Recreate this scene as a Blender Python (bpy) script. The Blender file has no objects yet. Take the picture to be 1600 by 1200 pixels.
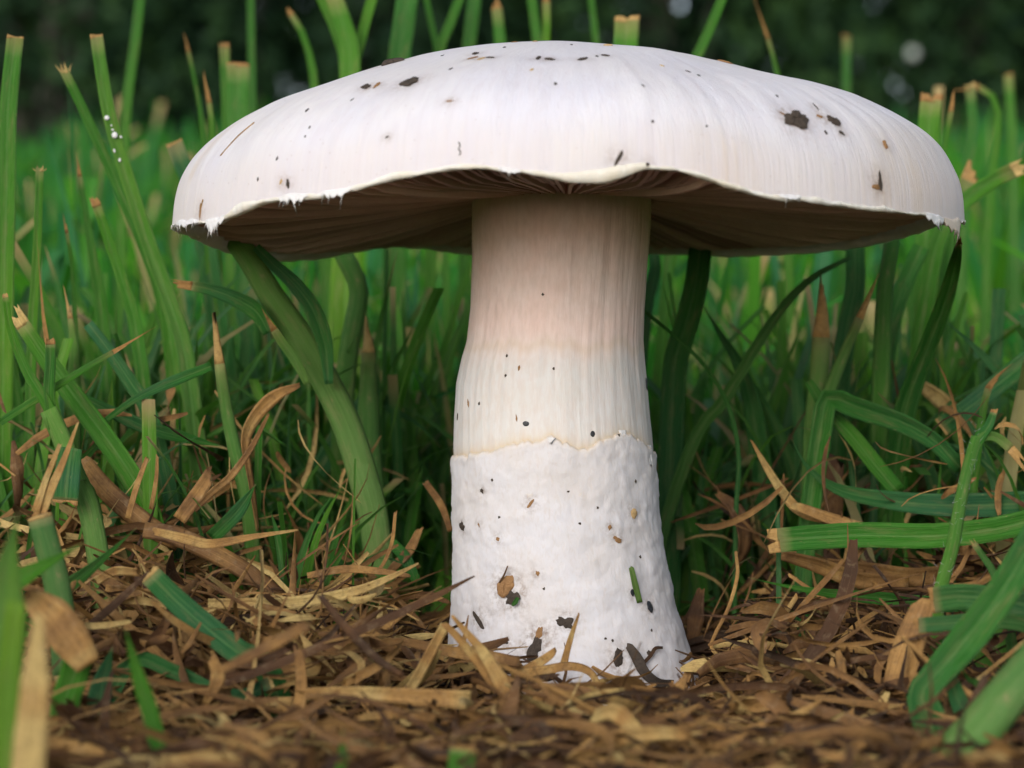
import bpy, math, random
import numpy as np
from mathutils import Vector, Matrix, noise
from mathutils.bvhtree import BVHTree

random.seed(7)
rng = np.random.default_rng(7)
scene = bpy.context.scene
COL = scene.collection

# ------------------------------------------------------------------ camera
FPX = 3920.0            # focal length in pixels of the 1600 px wide photograph
CAM_Y, CAM_Z = -0.35, 0.043
cam_data = bpy.data.cameras.new('camera')
cam_data.sensor_width = 36.0
cam_data.lens = FPX / 1600.0 * 36.0
cam_data.clip_start = 0.01
cam_data.clip_end = 400.0
cam_data.dof.use_dof = True
cam_data.dof.focus_distance = 0.338
cam_data.dof.aperture_fstop = 28.0
cam = bpy.data.objects.new('camera', cam_data)
cam.location = (0, CAM_Y, CAM_Z)
cam.rotation_euler = (math.radians(90), 0, 0)
COL.objects.link(cam)
scene.camera = cam

# ------------------------------------------------------------------ sky, sun, exposure
SUN_EL, SUN_AZ = 25.0, 200.0      # azimuth clockwise from +Y: behind the camera, a little to its left
world = bpy.data.worlds.new('World')
scene.world = world
world.use_nodes = True
wn = world.node_tree
for n in list(wn.nodes):
    wn.nodes.remove(n)
sky = wn.nodes.new('ShaderNodeTexSky')
sky.sky_type = 'NISHITA'
sky.sun_disc = False
sky.sun_elevation = math.radians(SUN_EL)
sky.sun_rotation = math.radians(SUN_AZ)
sky.air_density = 1.0
sky.dust_density = 1.2
sky.ozone_density = 1.0
hs = wn.nodes.new('ShaderNodeHueSaturation')
hs.inputs['Saturation'].default_value = 0.62
bg = wn.nodes.new('ShaderNodeBackground')
bg.inputs['Strength'].default_value = 0.11
wo = wn.nodes.new('ShaderNodeOutputWorld')
wn.links.new(sky.outputs[0], hs.inputs['Color'])
wn.links.new(hs.outputs[0], bg.inputs['Color'])
wn.links.new(bg.outputs[0], wo.inputs['Surface'])

sl = bpy.data.lights.new('sun', 'SUN')
sl.energy = 1.5
sl.angle = math.radians(38)
sl.color = (1.0, 0.985, 0.97)
sun = bpy.data.objects.new('sun', sl)
az, el = math.radians(SUN_AZ), math.radians(SUN_EL)
sdir = Vector((math.sin(az) * math.cos(el), math.cos(az) * math.cos(el), math.sin(el)))
sun.rotation_euler = sdir.to_track_quat('Z', 'Y').to_euler()
sun.location = sdir * 3
COL.objects.link(sun)

scene.render.engine = 'CYCLES'
scene.view_settings.view_transform = 'Standard'
scene.view_settings.look = 'None'
scene.view_settings.exposure = 0.93
scene.view_settings.gamma = 1.0
scene.view_settings.use_curve_mapping = False
scene.cycles.max_bounces = 8
scene.cycles.transparent_max_bounces = 4
scene.cycles.use_denoising = True

# ------------------------------------------------------------------ helpers
def px(x, y, Y=0.0):
    """pixel of the 1600x1200 photograph + depth behind the stem axis -> world point"""
    D = Y - CAM_Y
    return np.array([(x - 800.0) / FPX * D, Y, CAM_Z + (600.0 - y) / FPX * D])

def psz(w, Y=0.0):
    return w / FPX * (Y - CAM_Y)

def fnoise(x, y, z=0.0, o=3):
    return noise.fractal(Vector((x, y, z)), 1.0, 2.0, o)

def sstep(a, b, x):
    t = np.clip((x - a) / (b - a), 0, 1)
    return t * t * (3 - 2 * t)

def ground_z(x, y):
    x = np.asarray(x, float); y = np.asarray(y, float)
    yy = np.clip(y - 0.06, 0, None)
    rise = 0.108 * (yy - 0.12 * (1 - np.exp(-yy / 0.12)))
    rise = np.where(y > 3.6, 0.108 * 3.42 + 0.0 * y, rise)
    left = 0.0125 * np.exp(-((x + 0.062) / 0.032) ** 2 - ((y - 0.02) / 0.045) ** 2)
    right = 0.009 * np.exp(-((x - 0.075) / 0.03) ** 2 - ((y - 0.01) / 0.04) ** 2)
    foot = .0034 * np.exp(-((x + .010) / .013) ** 2 - ((y + .026) / .013) ** 2) - .0022 * np.exp(-((x - .020) / .012) ** 2 - ((y + .03) / .014) ** 2)
    wob = 0.0012 * np.sin(x * 95 + 1.0) * np.sin(y * 83 + .4) * np.exp(-(x * x + y * y) / 0.05)
    return rise + left + right + foot + wob

def set_props(o, label=None, cat=None, group=None, kind=None):
    if label: o['label'] = label
    if cat: o['category'] = cat
    if group: o['group'] = group
    if kind: o['kind'] = kind
    return o

def add_obj(name, me, parent=None):
    o = bpy.data.objects.new(name, me)
    COL.objects.link(o)
    if parent: o.parent = parent
    return o

def empty(name, loc):
    o = bpy.data.objects.new(name, None)
    o.empty_display_size = 0.005
    o.location = loc
    COL.objects.link(o)
    return o

def make_mesh(name, V, F, mat, uv=None, colr=None, vec=None, smooth=True):
    """V (n,3); F list or (m,4) array; uv per-vertex (n,2); colr per-vertex (n,3); vec per-vertex (n,3)"""
    me = bpy.data.meshes.new(name)
    V = np.asarray(V, np.float32)
    if isinstance(F, np.ndarray):
        k = F.shape[1]; m = F.shape[0]
        me.vertices.add(len(V)); me.vertices.foreach_set('co', V.ravel())
        me.loops.add(m * k); me.loops.foreach_set('vertex_index', F.astype(np.int32).ravel())
        me.polygons.add(m)
        me.polygons.foreach_set('loop_start', np.arange(0, m * k, k, dtype=np.int32))
        me.polygons.foreach_set('loop_total', np.full(m, k, np.int32))
        me.update(calc_edges=True)
    else:
        me.from_pydata([tuple(map(float, v)) for v in V], [], F)
        me.update()
    li = np.empty(len(me.loops), np.int32); me.loops.foreach_get('vertex_index', li)
    if uv is not None:
        l = me.uv_layers.new(name='UVMap')
        l.data.foreach_set('uv', np.asarray(uv, np.float32)[li].ravel())
    if colr is not None:
        a = me.attributes.new('blade', 'FLOAT_COLOR', 'POINT')
        c = np.ones((len(V), 4), np.float32); c[:, :3] = colr
        a.data.foreach_set('color', c.ravel())
    if vec is not None:
        a = me.attributes.new('fib', 'FLOAT_VECTOR', 'POINT')
        a.data.foreach_set('vector', np.asarray(vec, np.float32).ravel())
    me.polygons.foreach_set('use_smooth', np.full(len(me.polygons), smooth))
    if mat: me.materials.append(mat)
    me.update()
    return me

# ------------------------------------------------------------------ materials
class NT:
    def __init__(s, name):
        s.m = bpy.data.materials.new(name); s.m.use_nodes = True
        s.t = s.m.node_tree; s.t.nodes.clear()
    def n(s, typ, **kw):
        nd = s.t.nodes.new(typ)
        for k, v in kw.items():
            setattr(nd, k, v)
        return nd
    def l(s, a, b): s.t.links.new(a, b)
    def attr(s, name):
        return s.n('ShaderNodeAttribute', attribute_name=name)
    def noise(s, vec=None, scale=5, detail=4, rough=.55, dist=0):
        nd = s.n('ShaderNodeTexNoise'); nd.inputs['Scale'].default_value = scale
        nd.inputs['Detail'].default_value = detail; nd.inputs['Roughness'].default_value = rough
        nd.inputs['Distortion'].default_value = dist
        if vec is not None: s.l(vec, nd.inputs['Vector'])
        return nd.outputs['Fac']
    def ramp(s, fac, stops):
        nd = s.n('ShaderNodeValToRGB'); el = nd.color_ramp.elements
        while len(el) < len(stops): el.new(0.5)
        for e, (p, c) in zip(el, stops):
            e.position = p
            e.color = (c, c, c, 1) if isinstance(c, (int, float)) else (*c, 1)
        s.l(fac, nd.inputs[0]); return nd.outputs[0]
    def mix(s, fac, a, b, mode='MIX'):
        nd = s.n('ShaderNodeMix', data_type='RGBA', blend_type=mode)
        for sock, v in ((nd.inputs[0], fac), (nd.inputs[6], a), (nd.inputs[7], b)):
            if isinstance(v, (int, float)): sock.default_value = v
            elif isinstance(v, tuple): sock.default_value = (*v, 1)
            else: s.l(v, sock)
        return nd.outputs[2]
    def math(s, op, a, b=0.0, clamp=False):
        nd = s.n('ShaderNodeMath', operation=op); nd.use_clamp = clamp
        for sock, v in ((nd.inputs[0], a), (nd.inputs[1], b)):
            if isinstance(v, (int, float)): sock.default_value = v
            else: s.l(v, sock)
        return nd.outputs[0]
    def mapv(s, vec, scale):
        nd = s.n('ShaderNodeMapping'); nd.inputs['Scale'].default_value = scale
        s.l(vec, nd.inputs['Vector']); return nd.outputs[0]
    def coord(s, w='Object'):
        return s.n('ShaderNodeTexCoord').outputs[w]
    def bump(s, h, strength=.5, dist=.0005):
        nd = s.n('ShaderNodeBump'); nd.inputs['Strength'].default_value = strength
        nd.inputs['Distance'].default_value = dist; s.l(h, nd.inputs['Height']); return nd.outputs[0]
    def out(s, color, rough=.6, normal=None, spec=.3, sss=0, trans=0, tcol=None, sss_r=(.003, .002, .0015), sheen=0):
        p = s.n('ShaderNodeBsdfPrincipled')
        if isinstance(color, tuple): p.inputs['Base Color'].default_value = (*color, 1)
        else: s.l(color, p.inputs['Base Color'])
        if isinstance(rough, (int, float)): p.inputs['Roughness'].default_value = rough
        else: s.l(rough, p.inputs['Roughness'])
        p.inputs['Specular IOR Level'].default_value = spec
        if sss:
            p.inputs['Subsurface Weight'].default_value = sss
            p.inputs['Subsurface Radius'].default_value = (1, .7, .5)
            p.inputs['Subsurface Scale'].default_value = sss_r[0]
        if sheen:
            p.inputs['Sheen Weight'].default_value = sheen
        if normal is not None: s.l(normal, p.inputs['Normal'])
        o = s.n('ShaderNodeOutputMaterial')
        if trans:
            t = s.n('ShaderNodeBsdfTranslucent')
            if tcol is None: tcol = color
            if isinstance(tcol, tuple): t.inputs['Color'].default_value = (*tcol, 1)
            else: s.l(tcol, t.inputs['Color'])
            mx = s.n('ShaderNodeMixShader'); mx.inputs[0].default_value = trans
            s.l(p.outputs[0], mx.inputs[1]); s.l(t.outputs[0], mx.inputs[2])
            s.l(mx.outputs[0], o.inputs['Surface'])
        else:
            s.l(p.outputs[0], o.inputs['Surface'])
        return s.m

def mat_grass(name, veins=True):
    k = NT(name)
    a = k.attr('blade'); sp = k.n('ShaderNodeSeparateColor'); k.l(a.outputs['Color'], sp.inputs[0])
    tint, pale, dry = sp.outputs[0], sp.outputs[1], sp.outputs[2]
    oc = k.coord('Object')
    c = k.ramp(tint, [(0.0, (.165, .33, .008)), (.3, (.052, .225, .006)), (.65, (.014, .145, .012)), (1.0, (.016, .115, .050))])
    n1 = k.noise(oc, 180, 3)
    c = k.mix(k.math('MULTIPLY', n1, .55), c, k.mix(.5, c, (.06, .15, .015)))
    c = k.mix(k.math('MULTIPLY', pale, .8), c, (.17, .26, .075))
    uv = k.coord('UV')
    sx = k.n('ShaderNodeSeparateXYZ'); k.l(uv, sx.inputs[0])
    if veins:
        fine = k.noise(k.mapv(uv, (26, .9, 1)), 1.0, 4, .7)
        v = k.math('ADD', k.math('MULTIPLY', fine, 1.5), -.25)
        c = k.mix(k.ramp(v, [(.42, .0), (.8, .75)]), c, k.mix(.5, c, (.20, .32, .10)))
        c = k.mix(k.ramp(v, [(.25, .6), (.48, 0.0)]), c, k.mix(.5, c, (.012, .05, .008)))
        rib = k.math('ABSOLUTE', k.math('SUBTRACT', sx.outputs[0], .5))
        c = k.mix(k.ramp(rib, [(.02, .30), (.06, 0.0)]), c, (.18, .32, .10))
        wear = k.noise(k.mapv(uv, (3, 2.2, 1)), 1.0, 5, .7)
        c = k.mix(k.ramp(wear, [(.50, 0.0), (.74, .75)]), c, k.mix(.6, c, (.30, .26, .11)))
        fl = k.noise(k.mapv(uv, (6, 9, 1)), 1.0, 6, .7)
        c = k.mix(k.ramp(fl, [(.60, 0.0), (.72, .7)]), c, (.34, .26, .12))
        nrm = k.bump(v, .8, .00025)
    else:
        nrm = None
    c = k.mix(dry, c, k.ramp(n1, [(.3, (.36, .24, .10)), (.7, (.46, .34, .17))]))
    return k.out(c, .45, nrm, .26 if veins else .10, trans=.30, tcol=k.mix(.5, c, (.09, .30, .02)))

def mat_straw(name, fibre=True):
    k = NT(name)
    a = k.attr('blade'); sp = k.n('ShaderNodeSeparateColor'); k.l(a.outputs['Color'], sp.inputs[0])
    c = k.ramp(sp.outputs[0], [(0.0, (.62, .44, .16)), (.25, (.46, .25, .075)), (.5, (.26, .130, .042)), (.75, (.10, .045, .019)), (1.0, (.030, .016, .010))])
    oc = k.coord('Object')
    n1 = k.noise(oc, 420, 5, .65)
    c = k.mix(k.ramp(n1, [(.35, .0), (.75, .6)]), c, k.mix(.5, c, (.07, .035, .015)))
    n2 = k.noise(oc, 1500, 4, .7)
    c = k.mix(k.ramp(n2, [(.48, 0.0), (.68, .65)]), c, k.mix(.7, c, (.05, .025, .012)))
    n3 = k.noise(oc, 900, 3, .6)
    c = k.mix(k.ramp(n3, [(.55, 0.0), (.75, .4)]), c, k.mix(.5, c, (.55, .42, .25)))
    uv = k.coord('UV')
    f = k.noise(k.mapv(uv, (22, 1.4, 1)), 1.0, 4, .6)
    c = k.mix(k.ramp(f, [(.35, .55), (.6, 0.0)]), c, k.mix(.7, c, (.06, .03, .012)))
    c = k.mix(k.ramp(f, [(.55, 0.0), (.85, .45)]), c, k.mix(.5, c, (.5, .36, .18)))
    return k.out(c, .62, k.bump(f, .7, .00025), .25, trans=.15)

def mat_plain(name, ca, cb, scale=600, rough=.8, bump=.6, dist=.0003, spec=.2):
    k = NT(name)
    n1 = k.noise(k.coord('Object'), scale, 5, .65)
    return k.out(k.mix(n1, ca, cb), rough, k.bump(n1, bump, dist), spec)

M = {}
M['grass'] = mat_grass('grass_leaf')
M['lawn'] = mat_grass('lawn_leaf', veins=False)
M['straw'] = mat_straw('dry_straw')
M['soil_crumb'] = mat_plain('soil_crumb', (.012, .010, .009), (.085, .062, .045), 1800)
M['bark_crumb'] = mat_plain('bark_crumb', (.12, .055, .022), (.34, .19, .08), 1500)
M['tan_crumb'] = mat_plain('tan_crumb', (.34, .20, .08), (.50, .36, .18), 1500)
M['black_bead'] = mat_plain('black_bead', (.006, .006, .007), (.02, .02, .022), 500, .35, .2, spec=.5)

# mushroom cap skin: silky radial fibres, faint lilac and cream clouds, brownish stain towards some edges
k = NT('cap_skin')
fib = k.attr('fib').outputs['Vector']
f1 = k.noise(k.mapv(fib, (36, 36, 11)), 1.0, 6, .65, 1.2)
f2 = k.noise(k.mapv(fib, (120, 120, 34.0)), 1.0, 4, .6, 1.0)
cl = k.noise(k.coord('Object'), 55, 4, .5)
c = k.mix(k.ramp(cl, [(.35, 0.0), (.68, 1.0)]), (.80, .79, .785), (.75, .755, .825))
c = k.mix(k.ramp(f1, [(.30, .6), (.58, 0.0)]), c, (.66, .63, .67))
c = k.mix(k.ramp(f2, [(.58, 0.0), (.82, .55)]), c, (.86, .845, .845))
st = k.attr('blade'); sp = k.n('ShaderNodeSeparateColor'); k.l(st.outputs['Color'], sp.inputs[0])
stain = k.math('MULTIPLY', sp.outputs[0], k.ramp(k.math('ADD', k.math('MULTIPLY', f1, .6), k.math('MULTIPLY', f2, .4)), [(.36, .15), (.6, 1.0)]))
c = k.mix(k.math('MULTIPLY', stain, .6), c, (.58, .46, .30))
c = k.mix(k.math('MULTIPLY', sp.outputs[1], k.ramp(k.noise(k.coord('Object'), 1500, 4, .7), [(.35, 0.0), (.65, .8)])), c, (.26, .20, .15))
spk = k.n('ShaderNodeTexVoronoi'); spk.inputs['Scale'].default_value = 700; k.l(k.coord('Object'), spk.inputs['Vector'])
c = k.mix(k.ramp(spk.outputs['Distance'], [(.05, .35), (.12, 0.0)]), c, (.35, .25, .2))
h = k.math('ADD', k.math('MULTIPLY', f1, .7), k.math('MULTIPLY', f2, .5))
lump = k.noise(k.coord('Object'), 260, 3, .5)
h = k.math('ADD', h, k.math('MULTIPLY', lump, .4))
M['cap_skin'] = k.out(c, .62, k.bump(h, .55, .0004), .28, sss=.10, sheen=.10, trans=.36, tcol=(.95, .78, .72))

k = NT('rim_flesh')
fib = k.attr('fib').outputs['Vector']
f1 = k.noise(k.mapv(fib, (60, 60, 8)), 1.0, 4)
cl = k.noise(k.coord('Object'), 240, 4, .6)
c = k.mix(k.ramp(cl, [(.35, 0.), (.7, 1.)]), (.64, .61, .56), (.58, .51, .40))
M['rim_flesh'] = k.out(c, .7, k.bump(k.math('ADD', f1, cl), .7, .0004), .25, sss=.15)

k = NT('gill')
n1 = k.noise(k.coord('Object'), 130, 3)
n2 = k.noise(k.coord('Object'), 1200, 3)
c = k.mix(k.ramp(n1, [(.3, 0.), (.7, 1.)]), (.80, .60, .52), (.88, .68, .58))
c = k.mix(k.math('MULTIPLY', n2, .5), c, (.60, .42, .33))
ga = k.attr('blade'); gs = k.n('ShaderNodeSeparateColor'); k.l(ga.outputs['Color'], gs.inputs[0])
c = k.mix(gs.outputs[0], c, (.36, .21, .165))
M['gill'] = k.out(c, .7, k.bump(n2, .3, .0002), .2, trans=.4)
k = NT('gill_bed')
c = k.mix(k.noise(k.coord('Object'), 200, 4), (.60, .43, .36), (.70, .52, .44))
M['gill_bed'] = k.out(c, .8, None, .1, trans=.55)

k = NT('veil')
n1 = k.noise(k.coord('Object'), 900, 4)
M['veil'] = k.out(k.mix(n1, (.65, .63, .63), (.55, .51, .47)), .75, k.bump(n1, .8, .0003), .2, sss=.15)
M['veil_brown'] = mat_plain('veil_brown', (.40, .31, .22), (.66, .58, .50), 800)

k = NT('stem_skin')
fib = k.attr('fib').outputs['Vector']
f1 = k.noise(k.mapv(fib, (30, 30, 3.2)), 1.0, 5, .65)
f2 = k.noise(k.mapv(fib, (85, 85, 9)), 1.0, 4, .6)
cl = k.noise(k.coord('Object'), 130, 4, .55)
st = k.attr('blade'); sp = k.n('ShaderNodeSeparateColor'); k.l(st.outputs['Color'], sp.inputs[0])
cu = k.mix(k.ramp(cl, [(.35, 0.), (.68, 1.)]), (.74, .54, .475), (.73, .585, .53))
cm = k.mix(k.ramp(cl, [(.35, 0.), (.68, 1.)]), (.555, .525, .49), (.58, .555, .54))
c = k.mix(sp.outputs[0], cu, cm)
c = k.mix(k.ramp(f1, [(.32, .14), (.6, 0.0)]), c, k.mix(.5, c, (.46, .33, .25)))
gr = k.noise(k.mapv(k.coord('Object'), (1, 1, .35)), 1400, 3, .6)
c = k.mix(k.ramp(gr, [(.35, .5), (.6, 0.0)]), c, k.mix(.5, c, (.5, .35, .27)))
c = k.mix(k.ramp(f2, [(.55, 0.0), (.8, .25)]), c, (.74, .66, .61))
c = k.mix(k.math('MULTIPLY', sp.outputs[1], .8), c, (.50, .36, .20))
M['stem_skin'] = k.out(c, .66, k.bump(k.math('ADD', f1, k.math('MULTIPLY', f2, .6)), .22, .0003), .25, sss=.18)

k = NT('woolly_sheath')
fib = k.attr('fib').outputs['Vector']
f1 = k.noise(k.mapv(fib, (30, 30, 12)), 1.0, 6, .72, .8)
cl = k.noise(k.coord('Object'), 170, 4, .5)
cl2 = k.noise(k.coord('Object'), 760, 4, .6)
st = k.attr('blade'); sp = k.n('ShaderNodeSeparateColor'); k.l(st.outputs['Color'], sp.inputs[0])
c = k.mix(k.ramp(cl, [(.33, 0.), (.66, 1.)]), (.53, .49, .475), (.56, .535, .545))
c = k.mix(k.ramp(f1, [(.30, .6), (.50, 0.0)]), c, (.50, .43, .385))
c = k.mix(k.ramp(cl2, [(.66, 0.0), (.76, .35)]), c, (.60, .48, .33))
c = k.mix(k.math('MULTIPLY', sp.outputs[1], .75), c, (.54, .40, .24))
c = k.mix(k.math('MULTIPLY', sp.outputs[2], k.ramp(k.noise(k.coord('Object'), 1100, 5, .7), [(.42, 0.0), (.66, .85)])), c, (.20, .14, .10))
h = k.math('ADD', k.math('ADD', f1, cl), k.math('MULTIPLY', cl2, .5))
M['sheath'] = k.out(c, .72, k.bump(h, .36, .0003), .25, sss=.2, sheen=.1)

k = NT('ground_soil')
oc = k.coord('Object')
n1 = k.noise(oc, 140, 6, .65); n2 = k.noise(oc, 900, 4, .6); n3 = k.noise(oc, 3, 4)
c = k.mix(n1, (.012, .008, .006), (.060, .034, .018))
c = k.mix(k.ramp(n2, [(.5, 0.), (.75, .7)]), c, (.12, .065, .03))
sx = k.n('ShaderNodeSeparateXYZ'); k.l(oc, sx.inputs[0])
far = k.ramp(k.math('MULTIPLY', sx.outputs[1], .5), [(.15, 0.0), (.6, 1.0)])
c = k.mix(far, c, k.mix(n3, (.008, .030, .008), (.018, .055, .012)))
M['ground'] = k.out(c, .9, k.bump(k.math('ADD', n1, k.math('MULTIPLY', n2, .4)), .9, .002), .15)

# ------------------------------------------------------------------ ground sheet
def build_ground():
    n = 241
    t = np.linspace(-1, 1, n)
    s = np.sign(t) * (np.abs(t) * .22 + np.sinh(np.abs(t) * 7.6) / np.sinh(7.6) * 120)
    X, Y = np.meshgrid(s, s)
    Z = ground_z(X, Y)
    near = (np.abs(X) < .4) & (np.abs(Y) < .4)
    for i, j in zip(*np.nonzero(near)):
        x, y = X[i, j], Y[i, j]
        Z[i, j] += .0022 * fnoise(x * 70, y * 70, 2.0, 4) - .001
    V = np.stack([X, Y, Z], -1).reshape(-1, 3)
    idx = np.arange(n * n).reshape(n, n)
    F = np.stack([idx[:-1, :-1], idx[:-1, 1:], idx[1:, 1:], idx[1:, :-1]], -1).reshape(-1, 4)
    set_props(add_obj('ground', make_mesh('ground', V, F, M['ground'])), kind='structure')
build_ground()

# ------------------------------------------------------------------ the mushroom
CX, AX, BY = 0.0077, 0.0547, 0.0503       # cap centre x, half width, half depth
APEX = CAM_Z + (600 - 74) / FPX * 0.35
def rim_xy(th, rho=1.0):
    return CX + AX * rho * np.cos(th), BY * rho * np.sin(th)

def solve_rim(pts, front):
    g = np.linspace(-math.pi + .02, -.02, 4000) if front else np.linspace(.02, math.pi - .02, 4000)
    x, y = rim_xy(g); p = x / (y - CAM_Y) * FPX + 800
    out = []
    for (u, v) in pts:
        i = int(np.argmin(np.abs(p - u)))
        out.append((g[i], CAM_Z + (600 - v) / FPX * (y[i] - CAM_Y)))
    return out
front_pts = [(282, 349), (305, 350), (335, 350), (352, 342), (378, 331), (410, 319), (440, 314), (500, 311), (540, 300),
             (562, 295), (620, 280), (700, 266), (750, 263), (795, 268), (830, 272), (870, 281), (905, 287), (940, 287),
             (970, 279), (1008, 265), (1050, 266), (1090, 275), (1130, 290), (1170, 303), (1220, 313), (1280, 317),
             (1330, 326), (1400, 333), (1450, 338), (1485, 346)]
back_pts = [(1470, 352), (1420, 371), (1350, 387), (1250, 398), (1150, 402), (1020, 397), (735, 400), (660, 389), (610, 386),
            (560, 394), (500, 405), (430, 410), (380, 403), (330, 388), (292, 368)]
tab = sorted(solve_rim(front_pts, True) + solve_rim(back_pts, False))
tab_t = np.array([a for a, b in tab]); tab_z = np.array([b for a, b in tab])
tt = np.concatenate([tab_t - 2 * math.pi, tab_t, tab_t + 2 * math.pi]); tz = np.tile(tab_z, 3)
def wrap(th): return (np.asarray(th, float) + math.pi) % (2 * math.pi) - math.pi
def rim_z(th):
    th = wrap(th)
    return (np.interp(th - .012, tt, tz) + np.interp(th, tt, tz) + np.interp(th + .012, tt, tz)) / 3
lip_front = solve_rim([(282, 300), (335, 300), (380, 300), (440, 300), (540, 300), (620, 300), (750, 300), (800, 300), (860, 300), (930, 300), (980, 300), (1030, 300), (1110, 300), (1200, 300), (1300, 300), (1400, 300), (1450, 300), (1490, 300)], True)
lip_h = np.array([.2, .4, 1.1, .6, .35, .8, .5, .2, .6, 1.7, 1.5, .4, .55, .6, .4, .6, .3, .2]) * 1e-3
lo = np.argsort([a for a, b in lip_front]); lip_t = np.array([a for a, b in lip_front])[lo]; lip_h = lip_h[lo]
def lip(th):
    th = wrap(th); f = np.interp(th, lip_t, lip_h)
    return np.where(th > 0, .0006, f)

RL = [(0, 1), (.207, .982), (.346, .94), (.50, .856), (.655, .742), (.767, .645), (.86, .535), (.93, .41), (.975, .27), (.994, .13), (1, 0)]
RR = [(0, 1), (.1, .993), (.18, .97), (.265, .932), (.404, .882), (.543, .806), (.68, .722), (.764, .66), (.848, .565), (.93, .44), (.976, .28), (.996, .128), (1, 0)]
def pchip(x, tab):
    X, Yv = np.array(tab, float).T
    h = np.diff(X); d = np.diff(Yv) / h
    m = np.zeros(len(X)); m[0] = 0; m[-1] = d[-1] * 1.3
    for i in range(1, len(X) - 1):
        if d[i - 1] * d[i] > 0:
            w1, w2 = 2 * h[i] + h[i - 1], h[i] + 2 * h[i - 1]
            m[i] = (w1 + w2) / (w1 / d[i - 1] + w2 / d[i])
    i = np.clip(np.searchsorted(X, x, 'right') - 1, 0, len(X) - 2)
    t = (x - X[i]) / h[i]
    return (2 * t**3 - 3 * t**2 + 1) * Yv[i] + (t**3 - 2 * t**2 + t) * h[i] * m[i] + (-2 * t**3 + 3 * t**2) * Yv[i + 1] + (t**3 - t**2) * h[i] * m[i + 1]
def cap_profile(rho, th):
    pl = pchip(rho, RL); pr = pchip(rho, RR)
    w = .5 + .5 * np.cos(th)
    return pl * (1 - w) + pr * w
def cap_top(rho, th):
    zr = rim_z(th) + lip(th)
    # smooth out the scallops of the margin towards the top of the cap
    zs = sum(rim_z(th + d) for d in np.linspace(-.35, .35, 9)) / 9
    f = sstep(.45, .98, rho)
    base = zr * f + zs * (1 - f)
    z = base + (APEX - base) * cap_profile(rho, th)
    x, y = rim_xy(th, rho)
    z = z - .0007 * np.exp(-((x - .028 - .35 * (y + .02)) / .0065) ** 2 - ((y + .030) / .011) ** 2)
    z = z + .0004 * np.exp(-((x - .020) / .007) ** 2 - ((y + .03) / .012) ** 2)
    return z

mushroom = empty('mushroom', (0.006, 0, 0))
set_props(mushroom, 'large white field mushroom with thick pale stem and brown gills', 'mushroom')
MO = np.array([0.006, 0, 0])

NTH = 420
th = np.linspace(-math.pi, math.pi, NTH, endpoint=False)
# 1. skin: apex -> margin
NS = 90
sarr = np.linspace(0, 1, NS) ** .8
rho = 1 - (1 - sarr) ** 1.7
rho[0] = 0.004; rho[-1] = 1
V = []; vec = []; colr = []
ring_prev = None
for i, r in enumerate(rho):
    x, y = rim_xy(th, r)
    z = cap_top(np.full(NTH, r), th)
    rag = np.array([fnoise(math.cos(t) * 16, math.sin(t) * 16, 3.1, 3) for t in th]) if r > .93 else 0
    z = z + (.00045 * rag * sstep(.96, 1.0, r) if r > .93 else 0)
    un = np.array([fnoise(a * 60, b * 60, 1.3, 3) for a, b in zip(x, y)]) * .00028
    wr = np.array([fnoise(math.cos(t) * 26, math.sin(t) * 26, r * 2, 2) for t in th]) * .00022 * sstep(.35, .95, r)
    z = z + (un + wr) * (1 - .6 * sstep(.97, 1, r))
    V.append(np.stack([x, y, z], -1))
    vec.append(np.stack([np.cos(th), np.sin(th), np.full(NTH, r)], -1))
    # stains: brown scuffs low on the right end, cream at the front margin, tan crease on the left shoulder
    u = x / (y - CAM_Y) * FPX + 800
    front = (y < 0)
    s = .75 * sstep(.86, .97, r) * np.exp(-((u - 1420) / 70) ** 2) * front
    s = s + .55 * sstep(.95, 1, r) * np.exp(-((u - 1140) / 70) ** 2) * front
    s = s + .35 * sstep(.96, 1, r) * front
    s = s + .5 * sstep(.97, 1, r) * (~front)
    crease = np.exp(-((wrap(th + 2.80) - .04 * np.sin(r * 9)) / .020) ** 2) * sstep(.62, .78, r) * (1 - sstep(.975, .99, r))
    crease2 = .7 * np.exp(-((wrap(th + 2.73)) / .012) ** 2) * sstep(.72, .84, r) * (1 - sstep(.95, .98, r))
    s = s + 1.7 * crease + 1.2 * crease2
    colr.append(np.stack([np.clip(s, 0, 1.2), 0 * s, 0 * s], -1))
V = np.array(V); CAPV = V
def grid_faces(ns, nt, flip=False):
    idx = np.arange(ns * nt).reshape(ns, nt); j = np.roll(idx, -1, 1)
    F = np.stack([idx[:-1], idx[1:], j[1:], j[:-1]], -1).reshape(-1, 4)
    return F[:, ::-1] if flip else F
capF = grid_faces(NS, NTH)
cap_me = make_mesh('cap', V.reshape(-1, 3) - MO, capF, M['cap_skin'], colr=np.array(colr).reshape(-1, 3), vec=np.array(vec).reshape(-1, 3))
# close the tiny hole at the apex
cap = add_obj('cap', cap_me, mushroom)
cap['label'] = 'domed silky white cap with ragged front edge'
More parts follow.
